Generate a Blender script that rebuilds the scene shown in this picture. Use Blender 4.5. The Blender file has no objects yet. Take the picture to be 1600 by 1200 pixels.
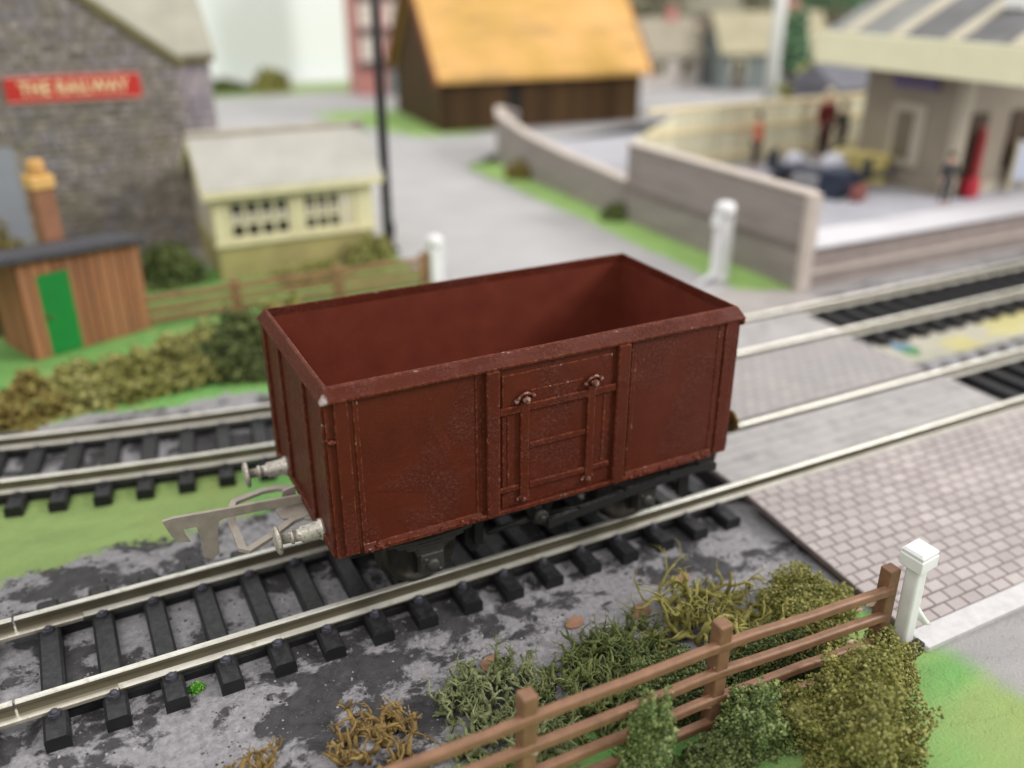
import bpy, bmesh, math, random
from mathutils import Vector, Matrix, noise as mn
R = math.radians
random.seed(11)
S = bpy.context.scene
C = S.collection

# ------------------------------------------------------------------ camera (1 unit = 1 cm)
cam_d = bpy.data.cameras.new('camera'); cam = bpy.data.objects.new('camera', cam_d); C.objects.link(cam)
CP = Vector((-2.289, -10.933, 8.113)); YAW, PIT, ROLL = 0.47611, 0.43665, 0.00278
fw = Vector((math.sin(YAW)*math.cos(PIT), math.cos(YAW)*math.cos(PIT), -math.sin(PIT)))
rt = fw.cross(Vector((0, 0, 1))).normalized(); up = rt.cross(fw)
rt2 = rt*math.cos(ROLL)+up*math.sin(ROLL); up2 = up*math.cos(ROLL)-rt*math.sin(ROLL)
M = Matrix((rt2, up2, -fw)).transposed().to_4x4(); M.translation = CP
cam.matrix_world = M
cam_d.sensor_width = 36; cam_d.lens = 31.452
cam_d.clip_start = 0.2; cam_d.clip_end = 600
cam_d.dof.use_dof = True
cam_d.dof.focus_distance = (Vector((1.3, -1.6, 2.4))-CP).dot(fw)
cam_d.dof.aperture_fstop = 0.128
S.camera = cam

# ------------------------------------------------------------------ light: a room lit from above, brighter from the right
W = bpy.data.worlds.new('World'); S.world = W; W.use_nodes = True
bgn = W.node_tree.nodes['Background']; bgn.inputs[0].default_value = (1, 0.985, 0.955, 1); bgn.inputs[1].default_value = 0.66
def area(name, loc, target, sx, sy, power, col=(1, 0.97, 0.93)):
    l = bpy.data.lights.new(name, 'AREA'); l.shape = 'RECTANGLE'; l.size = sx; l.size_y = sy; l.energy = power; l.color = col
    o = bpy.data.objects.new(name, l); C.objects.link(o); o.location = loc
    o.rotation_euler = (Vector(target)-Vector(loc)).to_track_quat('-Z', 'Y').to_euler()
    return o
area('ceiling_tube_right', (80, -40, 60), (3, 0, 2), 12, 34, 82000)
area('ceiling_panel', (10, 5, 150), (10, 15, 0), 160, 110, 60000)
area('ceiling_panel_front', (-60, -60, 110), (3, 10, 2), 60, 60, 44000)
area('backdrop_fill', (15, 45, 80), (15, 66, 30), 120, 10, 22000)  # added fill light, unseen, aimed to brighten the backdrop
S.view_settings.view_transform = 'Standard'; S.view_settings.look = 'None'
S.view_settings.exposure = 0.0; S.view_settings.gamma = 1.0
S.cycles.max_bounces = 6

# ------------------------------------------------------------------ helpers
def lin(v):
    v /= 255.0
    return v/12.92 if v <= 0.04045 else ((v+0.055)/1.055)**2.4
def rgb(r, g, b): return (lin(r), lin(g), lin(b), 1)

class NT:
    def __init__(s, name):
        s.m = bpy.data.materials.new(name); s.m.use_nodes = True
        s.t = s.m.node_tree; s.b = s.t.nodes['Principled BSDF']
    def n(s, typ, ins=None, **kw):
        o = s.t.nodes.new('ShaderNode'+typ)
        for k, v in kw.items(): setattr(o, k, v)
        for k, v in (ins or {}).items(): s.set(o, k, v)
        return o
    def set(s, o, k, v):
        if isinstance(v, bpy.types.NodeSocket): s.t.links.new(v, o.inputs[k])
        elif isinstance(v, bpy.types.Node): s.t.links.new(v.outputs[0], o.inputs[k])
        else: o.inputs[k].default_value = v
    def pos(s): return s.n('NewGeometry').outputs['Position']
    def noise(s, scale, detail=4, rough=.55, vec=None, sc3=None, dist=0):
        v = vec if vec is not None else s.pos()
        if sc3: v = s.n('VectorMath', {0: v, 1: sc3}, operation='MULTIPLY').outputs[0]
        return s.n('TexNoise', {'Vector': v, 'Scale': scale, 'Detail': detail, 'Roughness': rough, 'Distortion': dist}).outputs['Fac']
    def ramp(s, fac, a, b, lo=(0, 0, 0, 1), hi=(1, 1, 1, 1), mid=None):
        r = s.n('ValToRGB', {'Fac': fac}); e = r.color_ramp.elements
        e[0].position = a; e[1].position = b; e[0].color = lo; e[1].color = hi
        if mid:
            x = e.new(mid[0]); x.color = mid[1]
        return r.outputs['Color']
    def mix(s, f, a, b, bt='MIX'):
        o = s.n('Mix', data_type='RGBA', blend_type=bt)
        s.set(o, 0, f); s.set(o, 6, a); s.set(o, 7, b)
        return o.outputs[2]
    def math(s, op, a, b=0.0):
        return s.n('Math', {0: a, 1: b}, operation=op).outputs[0]
    def bump(s, h, st, dist=.02, normal=None):
        o = s.n('Bump', {'Height': h, 'Strength': st, 'Distance': dist})
        if normal is not None: s.set(o, 'Normal', normal)
        s.set(s.b, 'Normal', o.outputs[0]); return o.outputs[0]
    def rnd(s):
        a = s.n('ObjectInfo').outputs['Random']; b = s.n('NewGeometry').outputs['Random Per Island']
        return s.math('FRACT', s.math('ADD', a, b))
    def out(s, col=None, rough=None, metal=None, spec=None):
        if col is not None: s.set(s.b, 'Base Color', col)
        if rough is not None: s.set(s.b, 'Roughness', rough)
        if metal is not None: s.set(s.b, 'Metallic', metal)
        if spec is not None: s.set(s.b, 'Specular IOR Level', spec)
        return s.m

def simple(name, c, rough=.6, var=.18, scale=6, bump=.15, bscale=40, metal=0, rnd=0.0, dirt=None, spec=.4):
    k = NT(name)
    n1 = k.noise(scale, 5)
    dark = tuple(x*(1-var*1.3) for x in c[:3])+(1,); lite = tuple(min(1, x*(1+var)) for x in c[:3])+(1,)
    col = k.ramp(n1, .3, .7, dark, lite)
    if rnd:
        r = k.rnd()
        col = k.mix(r, k.mix(1.0, col, (1-rnd, 1-rnd, 1-rnd, 1), 'MULTIPLY'), k.mix(1.0, col, (1+rnd*.6, 1+rnd*.6, 1+rnd*.6, 1), 'MULTIPLY'))
    if dirt:
        d = k.ramp(k.noise(scale*2.3, 6, .65), .52, .68)
        col = k.mix(d, col, dirt)
    if bump: k.bump(k.noise(bscale, 5, .6), bump, .03)
    return k.out(col, rough, metal, spec)

class MB:
    def __init__(s): s.v = []; s.f = []; s.sm = []
    def add(s, vs, fs, smooth=False):
        o = len(s.v); s.v += [tuple(v) for v in vs]; s.f += [tuple(i+o for i in f) for f in fs]; s.sm += [smooth]*len(fs); return s
    def box(s, x0, x1, y0, y1, z0, z1, m=None):
        vs = [Vector((x, y, z)) for z in (z0, z1) for y in (y0, y1) for x in (x0, x1)]
        if m: vs = [m @ v for v in vs]
        return s.add(vs, [(0, 2, 3, 1), (4, 5, 7, 6), (0, 1, 5, 4), (2, 6, 7, 3), (0, 4, 6, 2), (1, 3, 7, 5)])
    def prism(s, poly, axis, a, b, m=None):
        def P(p, t):
            v = {'x': (t, p[0], p[1]), 'y': (p[0], t, p[1]), 'z': (p[0], p[1], t)}[axis]
            v = Vector(v); return m @ v if m else v
        n = len(poly); vs = [P(p, a) for p in poly]+[P(p, b) for p in poly]
        fs = [tuple(range(n))[::-1], tuple(range(n, 2*n))]+[(i, (i+1) % n, n+(i+1) % n, n+i) for i in range(n)]
        return s.add(vs, fs)
    def tube(s, pts, rad, seg=8, smooth=True, cap=True):
        pts = [Vector(p) for p in pts]; n = len(pts)
        if not isinstance(rad, (list, tuple)): rad = [rad]*n
        vs = []; ref = None
        for i, p in enumerate(pts):
            t = (pts[min(i+1, n-1)]-pts[max(i-1, 0)]).normalized()
            if ref is None: ref = Vector((0, 0, 1)) if abs(t.z) < .9 else Vector((1, 0, 0))
            a = (ref-t*ref.dot(t)); a = a.normalized() if a.length > 1e-5 else t.orthogonal().normalized()
            ref = a; b = t.cross(a)
            vs += [p+(a*math.cos(2*math.pi*k/seg)+b*math.sin(2*math.pi*k/seg))*rad[i] for k in range(seg)]
        fs = [(i*seg+k, i*seg+(k+1) % seg, (i+1)*seg+(k+1) % seg, (i+1)*seg+k) for i in range(n-1) for k in range(seg)]
        if cap: fs += [tuple(range(seg))[::-1], tuple(range((n-1)*seg, n*seg))]
        return s.add(vs, fs, smooth)
    def lathe(s, prof, axis='z', at=(0, 0, 0), seg=20, smooth=True):
        # prof: list of (t along axis, radius)
        A = Vector(at); pts = []
        for t, r in prof:
            d = {'x': Vector((t, 0, 0)), 'y': Vector((0, t, 0)), 'z': Vector((0, 0, t))}[axis]
            for k in range(seg):
                c, q = math.cos(2*math.pi*k/seg)*r, math.sin(2*math.pi*k/seg)*r
                o = {'x': Vector((0, c, q)), 'y': Vector((c, 0, q)), 'z': Vector((c, q, 0))}[axis]
                pts.append(A+d+o)
        n = len(prof)
        fs = [(i*seg+k, i*seg+(k+1) % seg, (i+1)*seg+(k+1) % seg, (i+1)*seg+k) for i in range(n-1) for k in range(seg)]
        fs += [tuple(range(seg))[::-1], tuple(range((n-1)*seg, n*seg))]
        return s.add(pts, fs, smooth)
    def mesh(s, name, mat, fix=True):
        me = bpy.data.meshes.new(name); me.from_pydata(s.v, [], s.f)
        me.polygons.foreach_set('use_smooth', s.sm)
        if fix:
            bm = bmesh.new(); bm.from_mesh(me); bmesh.ops.recalc_face_normals(bm, faces=bm.faces); bm.to_mesh(me); bm.free()
        if mat: me.materials.append(mat)
        return me
    def obj(s, name, mat, parent=None, bevel=0, seg=2, fix=True):
        o = bpy.data.objects.new(name, s.mesh(name, mat, fix)); C.objects.link(o)
        if parent: o.parent = parent
        if bevel:
            md = o.modifiers.new('bevel', 'BEVEL'); md.width = bevel; md.segments = seg; md.limit_method = 'ANGLE'; md.angle_limit = R(35)
        return o

def tag(o, label=None, cat=None, group=None, kind=None):
    if label: o['label'] = label
    if cat: o['category'] = cat
    if group: o['group'] = group
    if kind: o['kind'] = kind
    return o
def thing(name, label, cat, loc=(0, 0, 0), rz=0, group=None):
    o = bpy.data.objects.new(name, None); C.objects.link(o); o.location = loc; o.rotation_euler = (0, 0, rz)
    o.empty_display_size = .2
    return tag(o, label, cat, group)
def inst(name, me, parent, loc=(0, 0, 0), rot=(0, 0, 0), scale=(1, 1, 1)):
    o = bpy.data.objects.new(name, me); C.objects.link(o)
    if parent: o.parent = parent
    o.location = loc; o.rotation_euler = rot; o.scale = scale
    return o
def B(name, mat, parent, x0, x1, y0, y1, z0, z1, bevel=0, m=None):
    return MB().box(x0, x1, y0, y1, z0, z1, m).obj(name, mat, parent, bevel)

# ------------------------------------------------------------------ materials
def wagon_paint(name, rough_area=True):
    k = NT(name)
    base = k.ramp(k.noise(1.3, 4), .3, .72, rgb(78, 32, 20), rgb(91, 39, 26))
    # pale speckle: glints of the rough casting painted in, with some pitting
    fine = k.noise(26, 6, .75)
    patch = k.ramp(k.noise(1.15, 3, .5, dist=.6), .44, .60)
    glinted = k.mix(k.math('MULTIPLY', k.ramp(fine, .50, .78), k.math('ADD', k.math('MULTIPLY', patch, .42), .10)), base, rgb(148, 102, 90))
    dark = k.ramp(k.noise(5, 6, .7), .60, .74)
    col = k.mix(k.math('MULTIPLY', dark, .10), glinted, rgb(58, 24, 17))
    # edge wear; its warm tint also paints in the rim's lit brightness
    bev = k.n('Bevel', {'Radius': .035}, samples=4).outputs[0]
    geo = k.n('NewGeometry')
    dt = k.n('VectorMath', {0: bev, 1: geo.outputs['Normal']}, operation='DOT_PRODUCT').outputs['Value']
    edge = k.ramp(k.math('SUBTRACT', 1.0, dt), .006, .05)
    wn = k.ramp(k.noise(13, 6, .75), .47, .62)
    col = k.mix(k.math('MULTIPLY', k.math('MULTIPLY', edge, wn), .7), col, rgb(158, 92, 60))
    chip = k.ramp(k.noise(7.5, 5, .7), .63, .66)
    chipm = k.math('MULTIPLY', edge, chip)
    col = k.mix(chipm, col, rgb(190, 182, 178))
    # bare silver corner
    d = k.n('VectorMath', {0: k.pos(), 1: (0.02, -1.60, 3.52)}, operation='DISTANCE').outputs['Value']
    dd = k.math('ADD', d, k.math('MULTIPLY', k.noise(22, 3), .08))
    cm = k.ramp(dd, .10, .14, (1, 1, 1, 1), (0, 0, 0, 1))
    col = k.mix(k.math('MULTIPLY', cm, .55), col, rgb(196, 190, 188))
    h = k.math('MULTIPLY', k.noise(30, 6, .72), k.math('ADD', k.math('MULTIPLY', patch, .9), .12))
    k.bump(h, .75, .03)
    ro = k.ramp(k.noise(9, 4), .3, .7, (.36, .36, .36, 1), (.50, .50, .50, 1))
    return k.out(col, ro, k.math('MULTIPLY', chipm, .6), .15)
M_wag = wagon_paint('oxide_red_paint')
def inside():
    k = NT('oxide_red_inside')
    col = k.ramp(k.noise(2, 4), .3, .7, rgb(100, 44, 32), rgb(114, 54, 40))
    sp = k.ramp(k.noise(14, 4, .6), .71, .75)
    col = k.mix(k.math('MULTIPLY', sp, .4), col, rgb(150, 105, 98))
    k.bump(k.noise(18, 4), .12, .03)
    return k.out(col, .55, 0, .2)
M_in = inside()
def railmat():
    k = NT('nickel_rail')
    ny = k.noise(2.2, 5, .6, sc3=(1, 6, 6))
    col = k.ramp(ny, .3, .7, rgb(196, 193, 182), rgb(230, 228, 220))
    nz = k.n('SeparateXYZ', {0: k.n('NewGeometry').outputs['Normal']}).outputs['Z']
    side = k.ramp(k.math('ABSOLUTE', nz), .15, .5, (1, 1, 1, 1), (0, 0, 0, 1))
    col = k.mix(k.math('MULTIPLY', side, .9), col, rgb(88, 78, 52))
    st = k.ramp(k.noise(5, 6, .7), .55, .7)
    col = k.mix(k.math('MULTIPLY', st, .5), col, rgb(128, 112, 76))
    k.bump(k.noise(30, 4, .6, sc3=(.2, 3, 3)), .12, .02)
    return k.out(col, .30, .35, .5)
M_rail = railmat()
M_silver = simple('cast_silver', rgb(206, 200, 190), .33, .16, 9, .25, 26, .5, dirt=rgb(120, 104, 84))
M_coup = simple('dull_tin_plate', rgb(170, 160, 150), .45, .14, 5, .12, 26, .2)
M_brass = simple('tarnished_brass', rgb(120, 100, 62), .4, .2, 7, .1, 26, .6)
def blackplastic(name, c, dust_lit_top):
    k = NT(name)
    col = k.ramp(k.noise(7, 5), .3, .7, tuple(x*.8 for x in c[:3])+(1,), c)
    nz = k.n('SeparateXYZ', {0: k.n('NewGeometry').outputs['Normal']}).outputs['Z']
    up_ = k.math('MULTIPLY', k.ramp(nz, .3, .9), k.ramp(k.noise(11, 6, .7), .4, .72))
    col = k.mix(k.math('MULTIPLY', up_, .55), col, dust_lit_top)
    sp = k.ramp(k.noise(42, 3, .6), .76, .79)
    col = k.mix(k.math('MULTIPLY', sp, .6), col, rgb(150, 150, 152))
    k.bump(k.noise(24, 5, .6, sc3=(3, .5, 1)), .2, .03)
    return k.out(col, .5, 0, .4)
M_sleeper = blackplastic('sleeper_plastic', rgb(30, 30, 33), rgb(74, 73, 75))
M_black = blackplastic('underframe_black', rgb(24, 24, 26), rgb(84, 81, 78))
M_axle = blackplastic('grimy_axlebox', rgb(62, 60, 58), rgb(158, 154, 148))
M_lever = blackplastic('lit_edge_brake_lever', rgb(34, 34, 36), rgb(110, 108, 106))  # pale top tone paints in the lever's lit upper edge
M_wheel = simple('wheel_steel', rgb(72, 68, 62), .4, .2, 8, .1, 30, .6)
M_white = simple('white_paint', rgb(236, 236, 238), .45, .04, 5, .08, 20, dirt=None)
M_fence = simple('brown_fence_plastic', rgb(132, 97, 74), .45, .16, 6, .08, 30)
M_fence2 = simple('weathered_fence_brown', rgb(138, 104, 74), .6, .2, 3, .1, 20)
M_glue = simple('dried_glue', rgb(196, 172, 150), .12, .1, 9, .1, 20)

def ground_mat():
    k = NT('painted_baseboard')
    at = k.n('Attribute', attribute_name='paint').outputs['Color']
    bl = k.n('Attribute', attribute_name='ballast').outputs['Fac']
    # speckled ballast paint: dark coat with large torn light flakes
    wob = k.noise(.75, 6, .60, sc3=(.75, 1.35, 1), dist=.5)
    wob2 = k.noise(2.6, 6, .7, dist=.3)
    flake = k.ramp(k.math('ADD', k.math('MULTIPLY', wob, .62), k.math('MULTIPLY', wob2, .38)), .470, .505)
    lightc = k.ramp(k.noise(9, 5, .7), .3, .75, rgb(124, 122, 126), rgb(178, 175, 180))
    darkc = k.ramp(k.noise(6, 5, .65), .3, .75, rgb(54, 53, 56), rgb(84, 82, 85))
    bal = k.mix(flake, darkc, lightc)
    holes = k.ramp(k.noise(8, 6, .75), .60, .66)
    bal = k.mix(k.math('MULTIPLY', holes, .5), bal, rgb(66, 64, 66))
    fl = k.ramp(k.noise(30, 2, .5), .735, .76)
    bal = k.mix(fl, bal, rgb(190, 188, 190))
    rust = k.ramp(k.noise(3.4, 5, .7), .69, .72)
    bal = k.mix(k.math('MULTIPLY', rust, .55), bal, rgb(128, 96, 80))
    # painted part
    v = k.noise(1.4, 5, .6, sc3=(.5, 1.6, 1))
    pc = k.mix(k.ramp(v, .3, .72), k.mix(1.0, at, (.86, .86, .84, 1), 'MULTIPLY'), k.mix(1.0, at, (1.10, 1.08, 1.06, 1), 'MULTIPLY'))
    yel = k.math('MULTIPLY', k.ramp(k.noise(1.0, 5, .65), .54, .70), k.n('Attribute', attribute_name='green').outputs['Fac'])
    pc = k.mix(k.math('MULTIPLY', yel, .5), pc, rgb(160, 170, 98))
    sp = k.ramp(k.noise(20, 2, .5), .745, .765)
    pc = k.mix(k.math('MULTIPLY', sp, .7), pc, rgb(52, 60, 46))
    edge = k.math('ADD', bl, k.math('MULTIPLY', k.math('SUBTRACT', k.noise(4.2, 6, .75), .5), 1.5))
    col = k.mix(k.ramp(edge, .42, .58), pc, bal)
    h = k.math('ADD', k.math('MULTIPLY', flake, .35), k.noise(22, 6, .7))
    k.bump(h, .8, .05)
    ro = k.ramp(k.noise(12, 4), .3, .7, (.42, .42, .42, 1), (.72, .72, .72, 1))
    return k.out(col, ro, 0, .35)
M_ground = ground_mat()

# ------------------------------------------------------------------ SETTING: baseboard, road, backdrop
def sstep(a, b, x):
    t = max(0.0, min(1.0, (x-a)/(b-a))); return t*t*(3-2*t)
GREEN = (lin(120), lin(174), lin(96)); GREEN2 = (lin(148), lin(174), lin(106)); ROADC = (lin(166), lin(164), lin(166)); SAND = (lin(186), lin(183), lin(170)); YELL = (lin(200), lin(192), lin(138))
def yc_back(x): return 4.57+(0.0092*(8-x)**2 if x < 8 else 0)
def inpoly(x, y, P):
    c = False; n = len(P)
    for i in range(n):
        x1, y1 = P[i]; x2, y2 = P[i-1]
        if (y1 > y) != (y2 > y) and x < (x2-x1)*(y-y1)/(y2-y1)+x1: c = not c
    return c
def paint(x, y):
    """returns colour, ballast 0..1, green 0..1 : how the board was painted"""
    w = mn.noise(Vector((x*.7, y*.7, 0)))*.35+mn.noise(Vector((x*2.3, y*2.3, 3)))*.14+mn.noise(Vector((x*5.3, y*5.3, 6)))*.10
    yb = yc_back(x)
    if y < -3.2:
        t = sstep(-4.3, -3.4, y-w*.6)
        f = sstep(-.15, .25, mn.noise(Vector((x*.5, y*.9, 8)))+w*.3)
        g = [GREEN2[i]+(GREEN[i]-GREEN2[i])*f for i in range(3)]
        r = sstep(7.25, 7.75, x+w*.6-(-5.0-y)*.12) if y < -4.5 else 0
        return [g[i]+(ROADC[i]-g[i])*r for i in range(3)], t*(1-r), 1-r
    if y < yb+1.9+w*.5:
        if x < 7.6:
            t = max(1-sstep(1.9, 3.3, y-w*1.2+.02*x), sstep(3.85, 4.75, y-(yb-4.57)*.8+w*.8))
            return (GREEN if x > -.2+w else GREEN2), t, 1
        if y < 2.0: return GREEN2, 1, 0
        if (x-15.75)**2+(y-2.75)**2*.5 < .09+.1*w: return ((lin(92), lin(132), lin(158)) if y > 2.75 else (lin(90), lin(140), lin(96))), 0, 0
        if x > 14.2:
            if y < 3.4+w: return (YELL if mn.noise(Vector((x*.5, y*.8, 1))) > 0 and x > 16.6 else SAND), .15+sstep(2.9, 3.5, y)*.5, 0
            return SAND, .75, 0
        return ROADC, .5, 0
    if y < yb+2.4+w: return ROADC, .6, 0
    if x < 7.3+w*.4 and y < 17.2: return GREEN if w > -.1 else GREEN2, 0, 1
    if y > 56.5+w*3: return GREEN2, 0, 1
    return ROADC, 0, 0
def ground():
    xs = []; x = -40.0
    while x < 130: xs.append(x); x += .11 if -5 <= x < 16.5 else (.5 if -12 < x < 32 else 3.0)
    ys = []; y = -16.0
    while y < 66: ys.append(y); y += .11 if -6.6 <= y < 9.5 else (.5 if y < 20 else 2.0)
    nx, ny = len(xs), len(ys)
    vs = []; cols = []; bl = []; gr = []
    for y in ys:
        for x in xs:
            c, b, g = paint(x, y)
            z = -.45+.012*mn.noise(Vector((x*1.7, y*1.7, 0)))
            vs.append((x, y, z)); cols += [c[0], c[1], c[2], 1.0]; bl.append(b); gr.append(float(g))
    fs = [(j*nx+i, j*nx+i+1, (j+1)*nx+i+1, (j+1)*nx+i) for j in range(ny-1) for i in range(nx-1)]
    me = bpy.data.meshes.new('ground'); me.from_pydata(vs, [], fs)
    a = me.attributes.new('paint', 'FLOAT_COLOR', 'POINT'); a.data.foreach_set('color', cols)
    a = me.attributes.new('ballast', 'FLOAT', 'POINT'); a.data.foreach_set('value', bl)
    a = me.attributes.new('green', 'FLOAT', 'POINT'); a.data.foreach_set('value', gr)
    me.materials.append(M_ground)
    me.polygons.foreach_set('use_smooth', [True]*len(fs))
    o = bpy.data.objects.new('ground', me); C.objects.link(o); o['kind'] = 'structure'
ground()

def grit():
    rr = random.Random(5); m = MB(); OC = [(0, 2, 4), (2, 1, 4), (1, 3, 4), (3, 0, 4)]
    n = 0
    while n < 2600:
        x = rr.uniform(-4.6, 7.1); y = rr.uniform(-3.7, 2.6)
        if abs(abs(y)-GA_) < .1 or (-1.5 < y < 1.5 and ((x+3.5+.16) % .687) < .32): continue
        if mn.noise(Vector((x*1.1, y*1.1, 4))) < -.12: continue
        c = rr.uniform(.008, .028)*(1 if rr.random() < .9 else 1.5); z = -.452
        a = rr.uniform(0, 6.28); vs = [(x+c*math.cos(a+k_*1.57)*rr.uniform(.6, 1.3), y+c*math.sin(a+k_*1.57)*rr.uniform(.6, 1.3), z) for k_ in (0, 2, 1, 3)]+[(x, y, z+c*rr.uniform(.6, 1.2))]
        m.add(vs, OC); n += 1
    k = NT('grit'); r = k.n('NewGeometry').outputs['Random Per Island']
    mt = k.out(k.ramp(r, 0, 1, rgb(46, 45, 47), rgb(176, 172, 172), (.6, rgb(104, 100, 102))), .8, 0, .3)
    m.obj('ballast_grit', mt, None, 0, 2, False)['kind'] = 'stuff'
GA_ = .86
grit()

def sheet(name, poly, z, mat, wob=.0, step=.12, kind='structure'):
    """a flat sheet with a slightly wandering outline"""
    pts = []
    for i in range(len(poly)):
        a = Vector(poly[i]); b = Vector(poly[(i+1) % len(poly)]); n = max(1, int((b-a).length/step)) if wob else 1
        for k in range(n):
            p = a.lerp(b, k/n)
            if wob: p += Vector((mn.noise(Vector((p.x*1.3, p.y*1.3, 5)))+.6*mn.noise(Vector((p.x*5, p.y*5, 2))), mn.noise(Vector((p.x*1.3, p.y*1.3, 9)))+.6*mn.noise(Vector((p.x*5, p.y*5, 7)))))*wob
            pts.append((p.x, p.y))
    bm = bmesh.new(); vs = [bm.verts.new((p[0], p[1], z)) for p in pts]
    f = bm.faces.new(vs); bmesh.ops.triangulate(bm, faces=[f]); bmesh.ops.recalc_face_normals(bm, faces=bm.faces)
    for f in bm.faces:
        if f.normal.z < 0: f.normal_flip()
    me = bpy.data.meshes.new(name); bm.to_mesh(me); bm.free(); me.materials.append(mat)
    o = bpy.data.objects.new(name, me); C.objects.link(o)
    if kind: o['kind'] = kind
    return o
M_road = simple('road_grey_paint', rgb(170, 168, 170), .7, .07, .5, .15, 14, dirt=None)
M_verge = simple('verge_green_paint', rgb(146, 180, 104), .7, .14, .8, .3, 12)
M_hardst = simple('dull_hardstanding', rgb(160, 154, 152), .7, .1, 1.2, .2, 14)
road = sheet('road', [(7.6, 8.2), (15.0, 8.2), (15.05, 13.2), (15.15, 22), (15.1, 27.7), (19, 31), (32, 35.2), (70, 38), (70, 57), (2, 57.5), (4.6, 42), (7.2, 25), (7.3, 17)], -.425, M_road, .12)
apron = sheet('road_apron', [(7.4, 5.75), (16.6, 5.75), (16.5, 7.2), (15.2, 8.3), (7.5, 8.3)], -.428, M_hardst, .1)
verge = sheet('grass_verge', [(15.0, 8.0), (16.6, 7.3), (17.2, 16), (17.6, 28), (15.2, 27.9), (15.2, 22), (15.0, 13.2)], -.420, M_verge, .16)
verge2 = sheet('grass_verge', [(13.2, 47.5), (13.8, 43), (16.2, 36.2), (18.2, 35.6), (22, 36.6), (22, 46.5)], -.418, M_verge, .3)

k = NT('painted_backdrop_board')
sk = k.ramp(k.n('SeparateXYZ', {0: k.pos()}).outputs['Z'], 0, .5, rgb(238, 245, 243), rgb(240, 247, 247))
M_back = k.out(sk, .8, 0, .2)
B('backdrop_wall', M_back, None, -60, 150, 66.0, 67.0, -1.0, 70)['kind'] = 'structure'

# ------------------------------------------------------------------ TRACK
RAILP = [(-.10, -.25), (.10, -.25), (.10, -.222), (.022, -.190), (.022, -.078), (.047, -.062), (.047, -.014), (.034, 0), (-.034, 0), (-.047, -.014), (-.047, -.062), (-.022, -.078), (-.022, -.190), (-.10, -.222)]
def sweep_rail(path, off):
    mb = MB(); n = len(RAILP); vs = []
    for i, p in enumerate(path):
        a = Vector(path[max(0, i-1)]); b = Vector(path[min(len(path)-1, i+1)])
        t = (b-a).normalized(); nrm = Vector((-t.y, t.x))
        for q in RAILP:
            v = Vector(p)+nrm*(off+q[0]); vs.append((v.x, v.y, q[1]))
    fs = [(i*n+k, i*n+(k+1) % n, (i+1)*n+(k+1) % n, (i+1)*n+k) for i in range(len(path)-1) for k in range(n)]
    fs += [tuple(range(n))[::-1], tuple(range((len(path)-1)*n, len(path)*n))]
    mb.add(vs, fs); return mb
GA = .86
def sleeper_mesh(chairs):
    mb = MB(); h = .145
    mb.prism([(-h, -.46), (h, -.46), (h, -.29), (h-.035, -.25), (-h+.035, -.25), (-h, -.29)], 'y', -1.43, 1.43)
    if chairs:
        for s in (-1, 1):
            for q in (-1, 1):
                y = s*GA+q*.15; mb.lathe([(0, .075), (.035, .07), (.06, .035)], 'z', (0, y, -.252), 8)
    return mb.mesh('sleeper', M_sleeper)
SL_NEAR = sleeper_mesh(False); SL_FAR = sleeper_mesh(True)
_c = MB()
_c.prism([(-.075, -.06), (.06, -.05), (.075, .05), (.02, .075), (-.05, .06)], 'z', -.252, -.205)
_c.lathe([(-.21, .055), (-.185, .05), (-.165, .025)], 'z', (0, 0, 0), 8)
CHAIR = _c.mesh('rail_chair', simple('dusty_rail_chair', rgb(70, 70, 80), .45, .2, 12, .2, 40))
WEB = MB().box(-.2, .2, -.075, .075, -.46, -.34).mesh('connecting_web', M_sleeper)
def track(label, path, sleepers, near, group, rails=None):
    t = thing('railway_track', label, 'railway track', (0, 0, 0), 0, group)
    for s in (-1, 1): sweep_rail(path, s*GA).obj('rail', M_rail, t)
    for (x, y, a) in sleepers:
        jy = random.uniform(-.012, .012)
        o = inst('sleeper', SL_NEAR if near else SL_FAR, t, (x, y+jy, 0), (0, 0, a+random.uniform(-.008, .008)))
        if near and x < 8:
            for s in (-1, 1):
                for q in (-1, 1):
                    inst('rail_chair', CHAIR, o, (0, s*GA+q*.16, 0), (0, 0, 0 if q > 0 else math.pi))
    for (x, y, a), (x2, y2, a2) in zip(sleepers, sleepers[1:]):
        if abs(x2-x) > 1.2: continue
        for s in (-1, 1):
            inst('connecting_web', WEB, t, ((x+x2)/2-math.sin(a)*s*GA, (y+y2)/2+math.cos(a)*s*GA, 0), (0, 0, a))
    return t
PIT_S = .687
sl = [(-3.5+PIT_S*i, 0, 0) for i in range(16)]+[(14.75+PIT_S*i, 0, 0) for i in range(30)]
main = track('front straight track with nickel rails on black sleepers, carrying the red wagon', [(-3.885, 0), (1, 0), (8, 0), (36, 0)], sl, True, 'railway tracks')
left = track('short end of track beyond the rail joint at lower left corner', [(-9, 0), (-3.915, 0)], [(-4.32, 0, 0), (-5.0, 0, 0), (-5.7, 0, 0)], True, 'railway tracks')
for s in (-1, 1):
    mb = MB(); y = s*GA
    mb.prism([(y-.125, -.262), (y+.125, -.262), (y+.125, -.205), (y+.07, -.188), (y-.07, -.188), (y-.125, -.205)], 'x', -4.45, -3.05+.3*(s < 0))
    mb.obj('rail_joiner', simple('bright_joiner', rgb(206, 200, 186), .25, .1, 6, .05, 30, .7), main, .008)
bp_ = []; x = -10.0
while x < 46: bp_.append((x, yc_back(x))); x += .5
bs = []; x = -9.6
while x < 44:
    if not (7.0 < x < 14.6):
        e = .05; bs.append((x, yc_back(x), math.atan2(yc_back(x+e)-yc_back(x-e), 2*e)))
    x += PIT_S*math.cos(math.atan2(yc_back(x+.05)-yc_back(x-.05), .1))
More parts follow.
